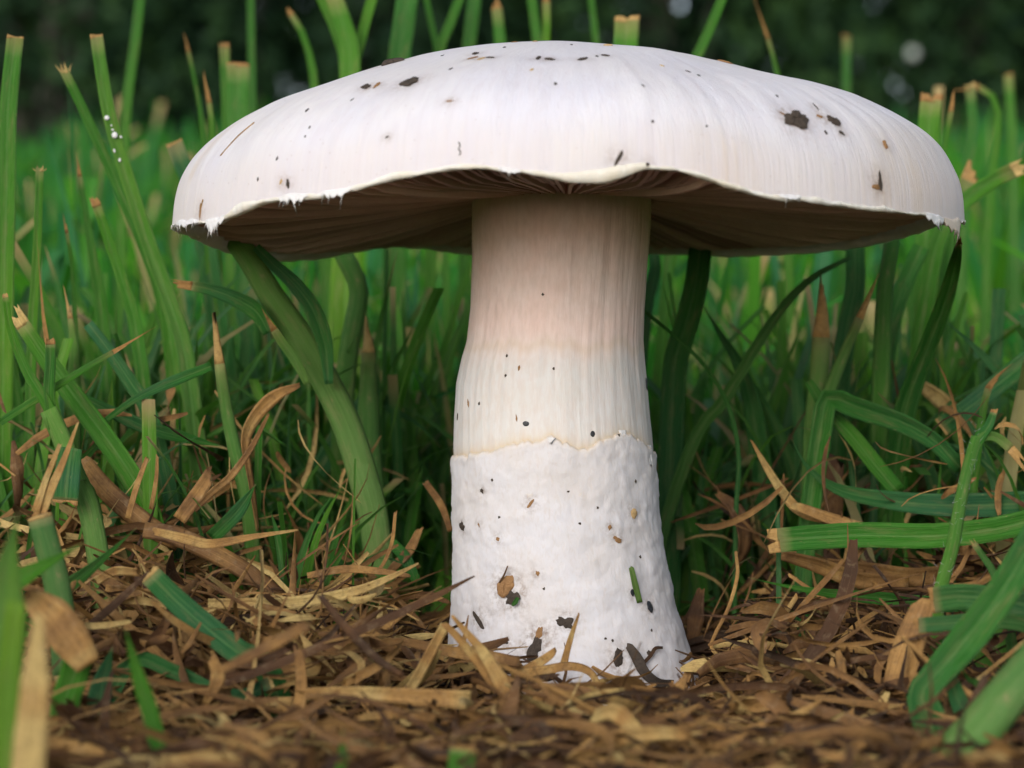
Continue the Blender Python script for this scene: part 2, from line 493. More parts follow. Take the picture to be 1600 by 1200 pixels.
# 2. cream flesh roll under the margin, 3. bed the gills hang from
edge = V[-1]
rz, lp = rim_z(th), lip(th)
prof = [(1.0, None), (1.003, lambda: edge[:, 2] - .30 * lp), (1.0, lambda: rz + .15 * lp), (.992, lambda: rz - .0000), (.980, lambda: rz + .0001), (.968, lambda: rz + .0007), (.955, lambda: rz + .0022)]
LV, lvec = [], []
for q, (r, f) in enumerate(prof):
    x, y = rim_xy(th, r)
    z = edge[:, 2] if f is None else f()
    if 0 < q < 6:
        z = z + np.array([fnoise(math.cos(t) * 22, math.sin(t) * 22, q * .7, 3) for t in th]) * .00022
    LV.append(np.stack([x, y, z], -1)); lvec.append(np.stack([np.cos(th), np.sin(th), np.full(NTH, r)], -1))
LV = np.array(LV)
add_obj('rim_flesh', make_mesh('rim_flesh', LV.reshape(-1, 3) - MO, grid_faces(len(prof), NTH), M['rim_flesh'], vec=np.array(lvec).reshape(-1, 3)), cap)

RI, RO, ZST = .245, .957, .0686
def gill_z(r, t):                      # lower edge of the gills
    k = np.clip((RO - r) / (RO - RI), 0, 1)
    zr = rim_z(t) + .0012
    zs = sum(rim_z(t + d) for d in np.linspace(-.3, .3, 7)) / 7 + .0008
    e = sstep(0, .25, k)
    base = zr * (1 - e) + zs * e
    return base * (1 - k) + ZST * k - .0011 * np.sin(math.pi * np.sqrt(k)) * np.where(np.sin(t) < 0, .5, 1.0)
def bed_z(r, t):
    k = np.clip((RO - r) / (RO - RI), 0, 1)
    return gill_z(r, t) + .0008 + .0026 * np.sin(math.pi * np.clip(k * .9 + .06, 0, 1)) ** .7
BV = []
rb = np.linspace(.955, .16, 26)
for r in rb:
    x, y = rim_xy(th, r)
    z = LV[-1][:, 2] if r > .954 else np.minimum(bed_z(np.full(NTH, r), th), cap_top(np.full(NTH, r), th) - .001)
    BV.append(np.stack([x, y, z], -1))
add_obj('gill_bed', make_mesh('gill_bed', np.array(BV).reshape(-1, 3) - MO, grid_faces(len(rb), NTH), M['gill_bed']), cap)
# each gill
NG = 264
for g in range(NG):
    t0 = -math.pi + 2 * math.pi * (g + .25 * random.uniform(-1, 1)) / NG
    full = g % 2 == 0
    r0 = RI - .02 if full else random.uniform(.38, .52)
    rr = np.linspace(r0, RO, 8)
    tw = t0 + .010 * np.sin(rr * 9 + g * .37) * rr + .012 * math.sin(g * .113) * (rr - .5)
    zt = np.minimum(bed_z(rr, tw) + .0004, cap_top(rr, tw) - .0008)
    gn = noise.noise(Vector((g * .31, 1.7, 0))) + .8 * noise.noise(Vector((g * .83, 4.1, 0)))
    zb = gill_z(rr, tw) + (0 if full else .0004) + .0007 * gn * np.sin(math.pi * np.clip((rr - .2) / .78, 0, 1)) + np.array([.00022 * fnoise(g * .9, v * 9, 0, 2) for v in rr])
    if not full: zb[0] = zt[0] - .0004
    zb = np.minimum(zb, zt - .0002)
    x, y = rim_xy(tw, rr)
    w = .00014 + .00024 * rr
    tx, ty = -np.sin(tw), np.cos(tw)
    vs = []
    for i in range(8):
        for (sgn, zz, ww) in ((-1, zt[i], 1.5), (1, zt[i], 1.5), (1, zb[i], .8), (-1, zb[i], .8)):
            vs.append((x[i] + sgn * tx[i] * w[i] * ww - MO[0], y[i] + sgn * ty[i] * w[i] * ww, zz))
    fs = []
    for i in range(7):
        a = i * 4
        for q in (1, 2, 3):
            b = (q + 1) % 4
            fs.append((a + q, a + b, a + 4 + b, a + 4 + q))
    fs.append((0, 1, 2, 3)); fs.append((28, 31, 30, 29))
    add_obj('gill', make_mesh('gill', vs, fs, M['gill'], colr=np.tile([min(1., max(0., .25 + .95 * gn)), 0, 0], (len(vs), 1)), smooth=False), cap)

# stem ------------------------------------------------------------
stem_prof = [(280, 742, 1014), (310, 738, 1017), (350, 737, 1016), (400, 737, 1012), (480, 735, 1007), (530, 730, 1005), (560, 722, 1007), (600, 714, 1011),
             (650, 711, 1015), (700, 709, 1020), (740, 710, 1022), (800, 711, 1026), (860, 711, 1034), (900, 711, 1042), (950, 709, 1052), (1000, 705, 1066),
             (1040, 701, 1080), (1075, 698, 1090), (1110, 696, 1095), (1150, 696, 1098)]
sz = np.array([CAM_Z + (600 - p[0]) / FPX * .345 for p in stem_prof])[::-1]
sc_ = np.array([((p[1] + p[2]) / 2 - 800) / FPX * .3497 for p in stem_prof])[::-1]
sr_ = np.array([(p[2] - p[1]) / 2 / FPX * .3497 for p in stem_prof])[::-1]
def stem_c(z): return np.interp(z, sz, sc_), np.interp(z, sz, sr_)
NR = 260
ts = np.linspace(-math.pi, math.pi, NR, endpoint=False)
# ragged upper edge of the woolly sheath, front half traced, back half free
edge_px = [(700, 716), (725, 712), (760, 706), (800, 694), (825, 693), (845, 687), (862, 682), (880, 690), (900, 699), (915, 702), (935, 690), (965, 676), (990, 680), (1008, 696), (1030, 712)]
def sheath_edge(t):
    u = 868 + 157 * math.cos(t)
    v = np.interp(u, *zip(*edge_px))
    z = CAM_Z + (600 - v) / FPX * (.35 + .0135 * math.sin(t))
    return z + .0005 * fnoise(math.cos(t) * 9, math.sin(t) * 9, 8.8, 4) + .00035 * fnoise(math.cos(t) * 40, math.sin(t) * 40, 2.8, 2)
def stem_rows(zs, tag):
    rows, vv, cc = [], [], []
    for z in zs:
        zc = z if np.ndim(z) else np.full(NR, z)
        c, r = stem_c(zc)
        rad = r.copy()
        for i, t in enumerate(ts):
            ct, stt = math.cos(t), math.sin(t)
            if tag == 'stem':
                rad[i] += .00012 * fnoise(ct * 7, stt * 7, zc[i] * 60, 3) + .00010 * fnoise(ct * 30, stt * 30, zc[i] * 60, 2)
                low = sstep(.0335, .029, zc[i])
                rad[i] += .00022 * low * max(0, fnoise(ct * 14, stt * 14, zc[i] * 420, 3))
            else:
                a = .00022 * fnoise(ct * 3.2, stt * 4.2, zc[i] * 300, 3) + .00010 * fnoise(ct * 10, stt * 12, zc[i] * 520, 4)
                b = .00007 * fnoise(ct * 34, stt * 34, zc[i] * 1500, 3)
                rad[i] += a + b + .00012
        rows.append(np.stack([c + rad * np.cos(ts), rad * np.sin(ts), zc], -1))
        vv.append(np.stack([np.cos(ts), np.sin(ts), zc * 60], -1))
        if tag == 'stem':
            zb = np.array([.0482 + .0011 * fnoise(math.cos(t) * 5, math.sin(t) * 5, 4, 4) for t in ts])
            lowf = sstep(.0030, -.0040, zc - zb)
            line = .32 * np.exp(-((zc - zb) / .0007) ** 2)
            ed = np.array([sheath_edge(t) for t in ts])
            line = line + .9 * np.exp(-np.abs(zc - ed) / .0006)
            cc.append(np.stack([lowf, np.clip(line, 0, 1), 0 * line], -1))
        else:
            ed = np.array([sheath_edge(t) for t in ts])
            cc.append(np.stack([0 * zc, .8 * np.exp(-np.abs(ed - zc) / .0003), 0 * zc], -1))
    return np.array(rows), np.array(vv), np.array(cc)
zs = np.concatenate([np.linspace(.0735, .030, 120), [.026, .02]])
SV, svv, scc = stem_rows(zs, 'stem')
stem = add_obj('stem', make_mesh('stem', SV.reshape(-1, 3) - MO, grid_faces(len(zs), NR), M['stem_skin'], colr=scc.reshape(-1, 3), vec=svv.reshape(-1, 3)), mushroom)
stem['label'] = 'thick stem, pinkish above and ivory below the faint ring line'
ed = np.array([sheath_edge(t) for t in ts])
fr = np.linspace(0, 1, 130)
rowsz = [ed * (1 - f) + (-.004) * f for f in fr]
HV, hvv, hcc = stem_rows(rowsz, 'sheath')
# thickness: sheath proud of the stem, with a turned-in top edge
off = np.full(len(fr), .00026); off[0] = .00010; off[1] = .00024; off[2] = .00030
for i in range(len(fr)):
    d = HV[i] - np.stack([stem_c(HV[i][:, 2])[0], 0 * ts, HV[i][:, 2]], -1)
    ln = np.linalg.norm(d[:, :2], axis=1)[:, None]
    HV[i][:, :2] += d[:, :2] / ln * off[i]
top_in = HV[0].copy()
c0, r0 = stem_c(top_in[:, 2]); top_in[:, 0] = c0 + (r0 - .0004) * np.cos(ts); top_in[:, 1] = (r0 - .0004) * np.sin(ts); top_in[:, 2] -= .0002
HV = np.concatenate([top_in[None], HV]); hvv = np.concatenate([hvv[:1], hvv]); hcc = np.concatenate([hcc[:1], hcc])
shF = grid_faces(len(HV), NR)
sheath = add_obj('woolly_sheath', make_mesh('woolly_sheath', HV.reshape(-1, 3) - MO, shF, M['sheath'], colr=hcc.reshape(-1, 3), vec=hvv.reshape(-1, 3)), stem)
sheath['label'] = 'white woolly lower sheath with ragged brownish upper edge'

bv, bf, o = [], [], 0
for arr, F in ((CAPV.reshape(-1, 3), capF), (LV.reshape(-1, 3), grid_faces(len(prof), NTH)), (SV.reshape(-1, 3), grid_faces(len(zs), NR)), (HV.reshape(-1, 3), shF), (np.array(BV).reshape(-1, 3), grid_faces(len(rb), NTH))):
    bv += [tuple(v) for v in arr.tolist()]; bf += [tuple(int(q) + o for q in f) for f in F]; o += len(arr)
BVH = BVHTree.FromPolygons(bv, bf)
CAMP = Vector((0, CAM_Y, CAM_Z))
def cast(u, v):
    for dv in range(0, 24):
        d = Vector(((u - 800) / FPX, 1, (600 - v - dv) / FPX)).normalized()
        h = BVH.ray_cast(CAMP, d)
        if h[0] is not None:
            n = h[1] if h[1].dot(d) < 0 else -h[1]
            return h[0], n, (h[0] - CAMP).length
    return None

# ragged veil scraps hanging from the margin (parts of the cap)
def rim_theta(u, front=True):
    return solve_rim([(u, 300)], front)[0][0]
def veil_scrap(u0, u1, h, seed, label, mat='veil', lean=0.0, fibres=0, up=.00025):
    t0, t1 = rim_theta(u0), rim_theta(u1)
    n = 15
    tq = np.linspace(t0, t1, n)
    vs, fs = [], []
    top = np.interp(wrap(tq), th, V[-1][:, 2])
    for j in range(5):
        f = j / 4
        for i, t in enumerate(tq):
            e = math.sin(math.pi * i / (n - 1)) ** .7
            hh = psz(h, -.045) * e * (.55 + .9 * abs(fnoise(i * .55 + seed, seed * 3.7, 0, 3)) + .35 * ((i * 7 + seed) % 3 == 0))
            rr = 1.002 + .006 * f * e
            x, y = rim_xy(t, rr)
            z = top[i] + up * e - (up + hh) * f * (e > 0)
            vs.append((x - MO[0] + lean * f * hh, y, z))
    m = len(vs)
    for (x, y, z) in list(vs):
        nx, ny = (x + MO[0] - CX) / AX, y / BY
        vs.append((x - nx * .00018, y - ny * .00018, z + .00003))
    for j in range(4):
        for i in range(n - 1):
            a = j * n + i
            fs.append((a, a + n, a + n + 1, a + 1)); fs.append((m + a, m + a + 1, m + a + n + 1, m + a + n))
    for i in range(n - 1):
        a = 4 * n + i; fs.append((a, m + a, m + a + 1, a + 1))
        a = i; fs.append((a, a + 1, m + a + 1, m + a))
    for q in range(fibres):
        i = random.randrange(2, n - 2); base = Vector(vs[4 * n + i]) + Vector((0, 0, .0002))
        tip = base + Vector((random.uniform(-.0006, .0006), random.uniform(-.0006, .0002), -random.uniform(.0008, .0022)))
        b = len(vs); vs += [base + Vector((-.00009, 0, 0)), base + Vector((.00009, 0, 0)), base + Vector((0, .00009, 0)), tip]
        fs += [(b, b + 1, b + 3), (b + 1, b + 2, b + 3), (b + 2, b, b + 3)]
    o = add_obj('veil_scrap', make_mesh('veil_scrap', vs, fs, M[mat]), cap)
    o['label'] = label
veil_scrap(436, 484, 13, 1, 'triangular torn white veil scrap at the left of the front edge', fibres=5)
veil_scrap(500, 552, 9, 2, 'small torn white veil point on the front edge', fibres=3)
veil_scrap(322, 352, 20, 3, 'frayed white veil strands hanging at the left end', fibres=9)
veil_scrap(276, 312, 9, 4, 'short white veil fringe at the far left end', fibres=9)
veil_scrap(778, 814, 6, 5, 'tiny white veil point above the stem', fibres=2)
veil_scrap(1216, 1252, 5, 6, 'thin white veil patch on the right front edge', fibres=2)
veil_scrap(1444, 1474, 16, 7, 'torn white veil tooth near the right end', fibres=3)
veil_scrap(1474, 1500, 26, 8, 'brownish dangling veil flap at the right end', 'veil_brown', fibres=3)

# ------------------------------------------------------------------ ribbon builder for single blades, straws and shreds
def spline(P, n):
    P = np.asarray(P, float)
    if len(P) == 2:
        return P[0] + (P[1] - P[0]) * np.linspace(0, 1, n)[:, None]
    Q = np.concatenate([[2 * P[0] - P[1]], P, [2 * P[-1] - P[-2]]])
    seg = np.linalg.norm(np.diff(P, axis=0), axis=1); cum = np.concatenate([[0], np.cumsum(seg)]); cum /= cum[-1]
    out = []
    for s in np.linspace(0, 1, n):
        i = min(np.searchsorted(cum, s, 'right') - 1, len(P) - 2); i = max(i, 0)
        t = (s - cum[i]) / max(cum[i + 1] - cum[i], 1e-9)
        a, b, c, d = Q[i], Q[i + 1], Q[i + 2], Q[i + 3]
        out.append(.5 * ((2 * b) + (c - a) * t + (2 * a - 5 * b + 4 * c - d) * t * t + (3 * b - a - 3 * c + d) * t ** 3))
    return np.array(out)

def ribbon(P, W, twist=0.0, fold=.25, th_=.00022, cols=7, tube=False, jag=0.0, seed=0, notch=0, spin=0.0):
    """closed solid blade along P (first point = tip). Returns V, F, UV and ring size."""
    n = len(P)
    T = np.gradient(P, axis=0); T /= np.linalg.norm(T, axis=1)[:, None] + 1e-12
    view = P - np.array([0, CAM_Y, CAM_Z]); view /= np.linalg.norm(view, axis=1)[:, None]
    S = np.cross(T, view); ln = np.linalg.norm(S, axis=1)[:, None]; S = S / np.maximum(ln, 1e-6)
    N = np.cross(S, T)
    a = twist + spin * np.linspace(0, 1, n); ca, sa = np.cos(a)[:, None], np.sin(a)[:, None]
    S, N = S * ca + N * sa, N * ca - S * sa
    rs = np.random.default_rng(seed)
    if tube:
        m = 2 * cols
        an = np.linspace(0, 2 * math.pi, m, endpoint=False)
        prof = np.stack([np.cos(an), np.sin(an) * .5], -1); un = an / (2 * math.pi) * 1.8
        Vv = P[:, None] + (S[:, None] * prof[None, :, 0, None] + N[:, None] * prof[None, :, 1, None]) * (W[:, None, None] / 2)
        edge_u = prof[:, 0]
    else:
        u = np.linspace(-1, 1, cols)
        up = -fold * np.abs(u) ** 1.4
        au = np.concatenate([u, u[::-1]]); av = np.concatenate([up, up[::-1]])
        tk = np.concatenate([np.zeros(cols), np.full(cols, 1.0) * (1 - .75 * np.abs(u[::-1]))])
        Vv = P[:, None] + (S[:, None] * au[None, :, None] + N[:, None] * av[None, :, None]) * (W[:, None, None] / 2) \
            + N[:, None] * (tk[None, :, None] * np.minimum(th_, W * .35)[:, None, None])
        m = 2 * cols; un = (au + 1) / 2; edge_u = au
    if jag:
        j = rs.uniform(-1, 1, cols) + rs.uniform(-1.6, 1.6) * np.linspace(-1, 1, cols)
        if notch: j = j * .5 + np.where(np.abs(np.linspace(-1, 1, cols)) < .3, -1.6, .4)
        jj = np.concatenate([j, j[::-1]]) if not tube else np.repeat(rs.uniform(-1.4, 1.4, cols), 2)
        for r_, k_ in ((0, 1.0), (1, .45)):
            if r_ < n: Vv[r_] -= T[r_][None] * (jj[:, None] * jag * k_)
    F = []
    idx = np.arange(n * m).reshape(n, m); nx = np.roll(idx, -1, 1)
    F = np.stack([idx[:-1], idx[1:], nx[1:], nx[:-1]], -1).reshape(-1, 4).tolist()
    if tube:
        F.append(idx[0].tolist()); F.append(idx[-1][::-1].tolist())
    else:
        for r_ in (0, n - 1):
            for i in range(cols - 1):
                q = [idx[r_][i], idx[r_][i + 1], idx[r_][m - 2 - i], idx[r_][m - 1 - i]]
                F.append(q if r_ == 0 else q[::-1])
    L = np.linalg.norm(np.diff(P, axis=0), axis=1).sum()
    v = np.linspace(0, 1, n) * L / .02
    UV = np.stack([np.tile(un, n), np.repeat(v, m)], -1)
    return Vv.reshape(-1, 3), F, UV, m

def smooth_w(ws, n):
    return np.interp(np.linspace(0, 1, n), np.linspace(0, 1, len(ws)), ws)

GRP_BLADE = {}
def hero_blade(label, pts, Y, ws, tint=.5, tip='cut', kind='blade', root=True, twist=None, fold=.3, pale=0.0, name=None, tiplen=None, spin=0.0, wid_real=False, group=None, dryall=0.0, cat='grass blade'):
    """pts: tip -> base in photograph pixels (px, py[, depth])"""
    P = [px(p[0], p[1], p[2] if len(p) > 2 else Y) for p in pts]
    if root:
        last, prev = P[-1], P[-2]
        d = last - prev; d /= np.linalg.norm(d) + 1e-9
        gz = float(ground_z(last[0], last[1]))
        h = last[2] - gz
        if h > .0:
            dx = d[:2] / max(abs(d[2]), .6) * h * .35
            if h > .012: P.append(np.array([last[0] + dx[0] * .6, last[1] + dx[1] * .6, last[2] - h * .5]))
            P.append(np.array([last[0] + dx[0], last[1] + dx[1], gz - .004]))
    n = max(14, min(30, 5 * len(P)))
    C = spline(P, n)
    seg = np.concatenate([[0], np.cumsum(np.linalg.norm(np.diff(C, axis=0), axis=1))]); L = seg[-1]
    Wpx = smooth_w(ws, n) if len(ws) > 1 else np.full(n, ws[0])
    W = Wpx / FPX * (C[:, 1] - CAM_Y)
    seed = abs(hash(label)) % 1000 if False else sum(map(ord, label)) % 997
    rs = random.Random(seed)
    if twist is None: twist = rs.uniform(-.35, .35)
    if tip == 'point':
        k = sstep(0, .35, seg / L) ** .6; W = W * np.maximum(k, .05)
    base = P[-1].copy()
    root_o = empty(name or 'grass_blade', tuple(base))
    set_props(root_o, label, cat, group)
    if tip == 'cut' and not tiplen and Y > .07: tiplen = 2.6
    tl = (tiplen if tiplen else {'cut': 4, 'split': 7, 'fray': 10, 'papery': 45, 'dry': 60}.get(tip, 0)) / FPX * (C[0, 1] - CAM_Y)
    tube = kind == 'tiller'
    tl *= rs.uniform(.6, 1.25); tiptone = rs.choice([.02, .08, .14, .2, .34])
    def emit(nm, C_, W_, mat, dry, isjag, tn=0.0):
        Vv, F, UV, m = ribbon(C_, W_, twist, fold, cols=7 if not tube else 6, tube=tube, jag=isjag, seed=seed, notch=(tip == 'split'), spin=spin)
        nn = len(C_)
        if mat == 'grass':
            s = np.linspace(0, 1, nn)
            pl = np.clip(pale * (.55 + .6 * s), 0, 1)
            cc = np.stack([np.clip(tint + .1 * np.sin(s * 7 + seed), 0, 1), pl, np.maximum(dry, dryall + 0 * s)], -1)
        else:
            cc = np.tile([tn, 0, 0], (nn, 1))
        add_obj(nm, make_mesh(nm, Vv - base, F, M[mat], uv=UV, colr=np.repeat(cc, m, 0)), root_o)
    if tip in ('point', 'none') or tl <= 0:
        d = (1 - sstep(.0, .03, seg / L)) * (.8 if tip == 'point' else 0)
        emit('leaf' if not tube else 'culm', C, W, 'grass', d, 0)
    else:
        # split the curve at tl: dry tip + green leaf
        f = tl / L
        ct = np.array([np.interp(np.linspace(0, f + .004, 5) * L, seg, C[:, q]) for q in range(3)]).T
        cg = np.array([np.interp(np.linspace(f, 1, n) * L, seg, C[:, q]) for q in range(3)]).T
        wt = np.interp(np.linspace(0, f + .004, 5) * L, seg, W); wg = np.interp(np.linspace(f, 1, n) * L, seg, W)
        dry = np.exp(-np.linspace(0, 1, n) * (1 - f) * L / (.35 * tl + 1e-9)) * .55
        emit('leaf' if not tube else 'culm', cg, wg, 'grass', dry, 0)
        if tip == 'papery' or tip == 'dry':
            wt = wt * np.linspace(.25, 1.0, 5) ** .7
        if tip == 'fray':
            vs, fs, ccs = [], [], 0
            Tt = ct[0] - ct[-1]; Tt /= np.linalg.norm(Tt)
            for q in range(7):
                off = (q - 3) / 3.0
                b = ct[-1] + np.array([off * wg[0] * .42, rs.uniform(-1, 1) * 1e-4, 0]) - Tt * 2e-4
                e = b + Tt * tl * rs.uniform(.7, 1.9) + np.array([off * wg[0] * rs.uniform(.1, .9), 0, 0])
                mid = (b + e) / 2 + np.array([rs.uniform(-1, 1) * 1.5e-4, 0, 0])
                i0 = len(vs); r_ = wg[0] * .13
                for (pt, rad) in ((b, r_), (mid, r_ * .7)):
                    vs += [pt + np.array([-rad, 0, 0]), pt + np.array([rad * .5, rad * .8, 0]), pt + np.array([rad * .5, -rad * .8, 0])]
                vs.append(e)
                for a_ in range(3):
                    b_ = (a_ + 1) % 3
                    fs.append((i0 + a_, i0 + b_, i0 + 3 + b_, i0 + 3 + a_)); fs.append((i0 + 3 + a_, i0 + 3 + b_, i0 + 6))
            vs = np.array(vs) - base
            add_obj('frayed_tip', make_mesh('frayed_tip', vs, fs, M['straw'], uv=vs[:, :2] * 300, colr=np.tile([.05, 0, 0], (len(vs), 1))), root_o)
        else:
            emit({'papery': 'dry_sheath_tip', 'dry': 'dry_tip'}.get(tip, 'cut_tip'), ct, wt, 'straw', 0, tl * (.5 if tip != 'papery' else .3), tiptone if tip != 'dry' else .3)
    return root_o

B = hero_blade
# ------------------------------------------------------------------ single grass blades, tip -> base (photograph pixels, depth)
B('broad upright blade with square tan cut tip, beside the frayed blade', [(24, 56), (18, 110), (12, 180), (10, 300), (6, 460)], .02, [26, 32, 30], .3, 'cut', fold=.2, twist=.1)
B('tall cut blade spotted with white droplets left of the cap', [(150, 54), (158, 110), (170, 180), (196, 270), (235, 390), (268, 480), (290, 560)], .03, [20, 24, 30, 34], .35, 'cut', pale=.25)
B('slanting blade with split whitish frayed tip', [(94, 98), (118, 145), (160, 235), (205, 335), (240, 420), (262, 500)], .035, [14, 20, 30, 32], .42, 'fray')
B('slim upright blade with small frayed tip left of the tan pointed blade', [(62, 256), (60, 330), (56, 420), (50, 520)], .02, [12, 17, 17], .35, 'fray')
B('upright blade with short tan pointed tip below the slanting blade', [(121, 252), (132, 320), (145, 400), (160, 500)], .045, [5, 22, 24, 26], .55, 'dry', tiplen=28)
B('cut blade with whitish torn tip leaning right', [(148, 312), (168, 370), (192, 440), (214, 520)], .03, [14, 22, 24, 24], .4, 'cut', tiplen=14)
B('narrow grass sprout with pale tip near torn blade', [(100, 340), (108, 385), (114, 440)], .03, [5, 10, 12], .5, 'dry', tiplen=20)
B('wide cut blade with white curled edge behind the cap', [(372, 98), (373, 140), (374, 240), (380, 330)], .085, [36, 37, 36], .55, 'cut', fold=.15, twist=0.)
B('narrow olive blade rising behind the wide cut blade', [(350, 68), (352, 120), (356, 250)], .10, [16, 17, 18], .4, 'cut', fold=.3)
B('blade with twisted orange dry tip behind cap', [(320, 124), (325, 150), (330, 180), (333, 240), (338, 320)], .065, [7, 14, 20, 22], .35, 'dry', tiplen=40)
B('pointed green blade next to the orange tipped blade', [(307, 134), (312, 190), (320, 260)], .06, [12, 16, 18], .35, 'point')
B('thin blurred blade with pale tip above left lawn', [(289, 60), (300, 105), (316, 190), (330, 280)], .10, [5, 11, 14], .5, 'dry', tiplen=18)
B('long thin blurred blade running past the top edge, left of cap', [(222, -30), (212, 60), (202, 130), (195, 220)], .14, [15, 15, 16], .45, 'none')
B('straight dark blurred blade rising above left shoulder of cap', [(391, -30), (392, 60), (394, 180), (394, 300)], .14, [12, 13, 14], .5, 'none')
B('broad bluish folded blade touching left shoulder of cap', [(272, 222), (290, 270), (312, 330)], .06, [26, 38, 40], .85, 'cut', fold=.5)
B('curved blurred blade with pale tip left of the bright clump', [(449, 14), (470, 45), (484, 90), (492, 150)], .11, [9, 18, 22, 24], .4, 'dry', tiplen=12)
B('broad bright blade with cut tip in the clump behind cap', [(520, -10), (534, 30), (548, 80), (545, 160)], .085, [26, 40, 62, 50], .22, 'cut', fold=.2, twist=0.)
B('narrow bright blade on the left of the clump', [(488, -30), (512, 20), (532, 70), (540, 150)], .088, [16, 20, 24], .3, 'none')
B('slender bright blade leaning right out of the clump', [(590, -30), (574, 25), (560, 80), (550, 150)], .09, [16, 20, 22], .3, 'none')
B('wide upright dark green blade right of bright clump', [(640, -30), (632, 30), (624, 90), (620, 200)], .10, [34, 38, 38], .55, 'none', fold=.15, twist=0.)
B('thin crossing blade leaning left behind cap crest', [(660, -30), (672, 30), (684, 90), (690, 200)], .11, [10, 13, 14], .45, 'none')
B('medium blade leaning right behind cap crest', [(728, -30), (706, 30), (688, 80), (680, 200)], .12, [14, 18, 20], .4, 'none')
B('straight medium blade behind cap crest', [(744, -30), (736, 40), (730, 100), (728, 200)], .13, [22, 22, 22], .5, 'none')
B('short blade with orange tip just above the cap', [(775, 0), (780, 40), (784, 100), (784, 200)], .12, [16, 32, 34, 30], .4, 'dry', tiplen=14)
B('slim green blade paired with a pale tipped one above cap', [(826, -30), (836, 40), (842, 120)], .12, [15, 17, 18], .5, 'none')
B('slim yellowish blade with speckled tan tip above cap', [(853, -10), (854, 40), (852, 120)], .10, [12, 14, 15], .22, 'dry', tiplen=16)
B('thin faint blade behind the crest near stubby cut blade', [(920, -30), (928, 40), (934, 120)], .15, [10, 13, 13], .5, 'none')
B('stubby broad blade with notched tan cut tip above cap', [(980, 26), (978, 60), (976, 130), (976, 220)], .075, [38, 40, 40], .25, 'split', fold=.25, twist=0.)
B('blade leaning right over the right crest of cap', [(1135, -20), (1112, 38), (1092, 82), (1075, 150)], .09, [15, 19, 20], .42, 'none')
B('narrow blade with tan pointed tip behind right slope', [(1184, 12), (1198, 55), (1212, 105), (1220, 180)], .11, [5, 13, 15, 16], .4, 'dry', tiplen=40)
B('short faint blurred blade behind right slope of cap', [(1322, 55), (1322, 110), (1322, 220)], .28, [12, 17, 18], .6, 'cut')
B('broad blade with notched orange tip at right shoulder', [(1456, 148), (1452, 190), (1450, 260), (1448, 360)], .065, [34, 36, 34], .35, 'split', fold=.25, twist=0.)
B('thin brown tipped sprout at right shoulder', [(1490, 146), (1484, 185), (1476, 230), (1468, 310)], .06, [8, 12, 14], .35, 'dry', tiplen=38)
B('arched blurred blade bending over with brown tip', [(1508, 138), (1530, 132), (1552, 150), (1562, 180), (1552, 250), (1545, 340)], .13, [9, 14, 18, 22, 24], .4, 'dry', tiplen=16)
B('upright blurred blade below the arched blade', [(1516, 132), (1520, 200), (1512, 270), (1505, 360)], .13, [16, 22, 24], .55, 'cut')
B('blurred blade right of the arched blade', [(1576, 115), (1580, 180), (1584, 300)], .2, [14, 22, 22], .5, 'cut')
B('broad slanting blade with orange tip reaching behind right end of cap', [(1598, 260), (1560, 276), (1520, 304), (1480, 344), (1455, 420)], .05, [24, 28, 32, 32], .3, 'cut', tiplen=18)
B('short blade with brown ragged tip behind right end of cap', [(1520, 268), (1506, 300), (1490, 360)], .07, [26, 30, 30], .5, 'cut', tiplen=20)
B('dark twisted blade with yellow edge hanging at right end of cap', [(1500, 372, .0), (1494, 410, .01), (1478, 470, .015), (1455, 530, .02), (1432, 590, .025), (1410, 660, .03)], .02, [8, 26, 30, 40, 46, 40], .62, 'dry', tiplen=45, fold=.5, spin=.7)
B('upright green culm right of the dry topped tillers', [(1396, 358), (1392, 390), (1382, 460), (1378, 560), (1374, 680), (1374, 800)], .035, [24, 30, 30, 34], .5, 'none', kind='tiller', pale=.15)
B('dark blade leaning right under right gills', [(1440, 385), (1420, 430), (1400, 480), (1384, 560)], .05, [26, 34, 34], .6, 'none')
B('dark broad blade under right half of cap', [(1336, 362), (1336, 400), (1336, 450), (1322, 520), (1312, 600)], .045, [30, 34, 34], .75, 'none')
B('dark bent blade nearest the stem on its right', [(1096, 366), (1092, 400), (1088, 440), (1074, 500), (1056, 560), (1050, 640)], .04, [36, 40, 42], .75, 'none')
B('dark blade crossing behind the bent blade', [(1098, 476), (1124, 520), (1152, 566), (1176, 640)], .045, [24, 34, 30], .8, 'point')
B('tiller with brown broken top right of the stem', [(1286, 456), (1284, 510), (1280, 580), (1274, 650), (1270, 740)], .03, [26, 34, 40, 42], .4, 'papery', kind='tiller', pale=.6, tiplen=70)
B('slanting tiller with dry pointed top beside brown topped tiller', [(1366, 444), (1342, 500), (1316, 560), (1290, 630), (1274, 700)], .028, [10, 24, 30, 34], .4, 'papery', kind='tiller', pale=.6, tiplen=60)
B('long pale blade arching down from under the right gills', [(1330, 402), (1278, 428), (1238, 462), (1200, 512), (1168, 564), (1128, 630), (1086, 684)], .035, [6, 16, 20, 20, 22, 18], .7, 'none', pale=.3)
B('thin dark stalk curving down right of the stem', [(1006, 486, .02), (1060, 530, .02), (1108, 580, .02), (1140, 640, .02), (1154, 710, .02), (1150, 800, .02)], .02, [5, 7, 8, 8], .75, 'none')
B('dark arching blade folded across the right tillers', [(1500, 730), (1462, 690), (1410, 660), (1350, 640), (1296, 622), (1284, 660)], .015, [24, 34, 34, 28, 20], .68, 'none', fold=.5)
B('short slanting blade with square end below the arching blade', [(1402, 768), (1370, 730), (1330, 680), (1292, 640), (1262, 596)], .018, [26, 28, 26, 22, 14], .45, 'none', root=False)
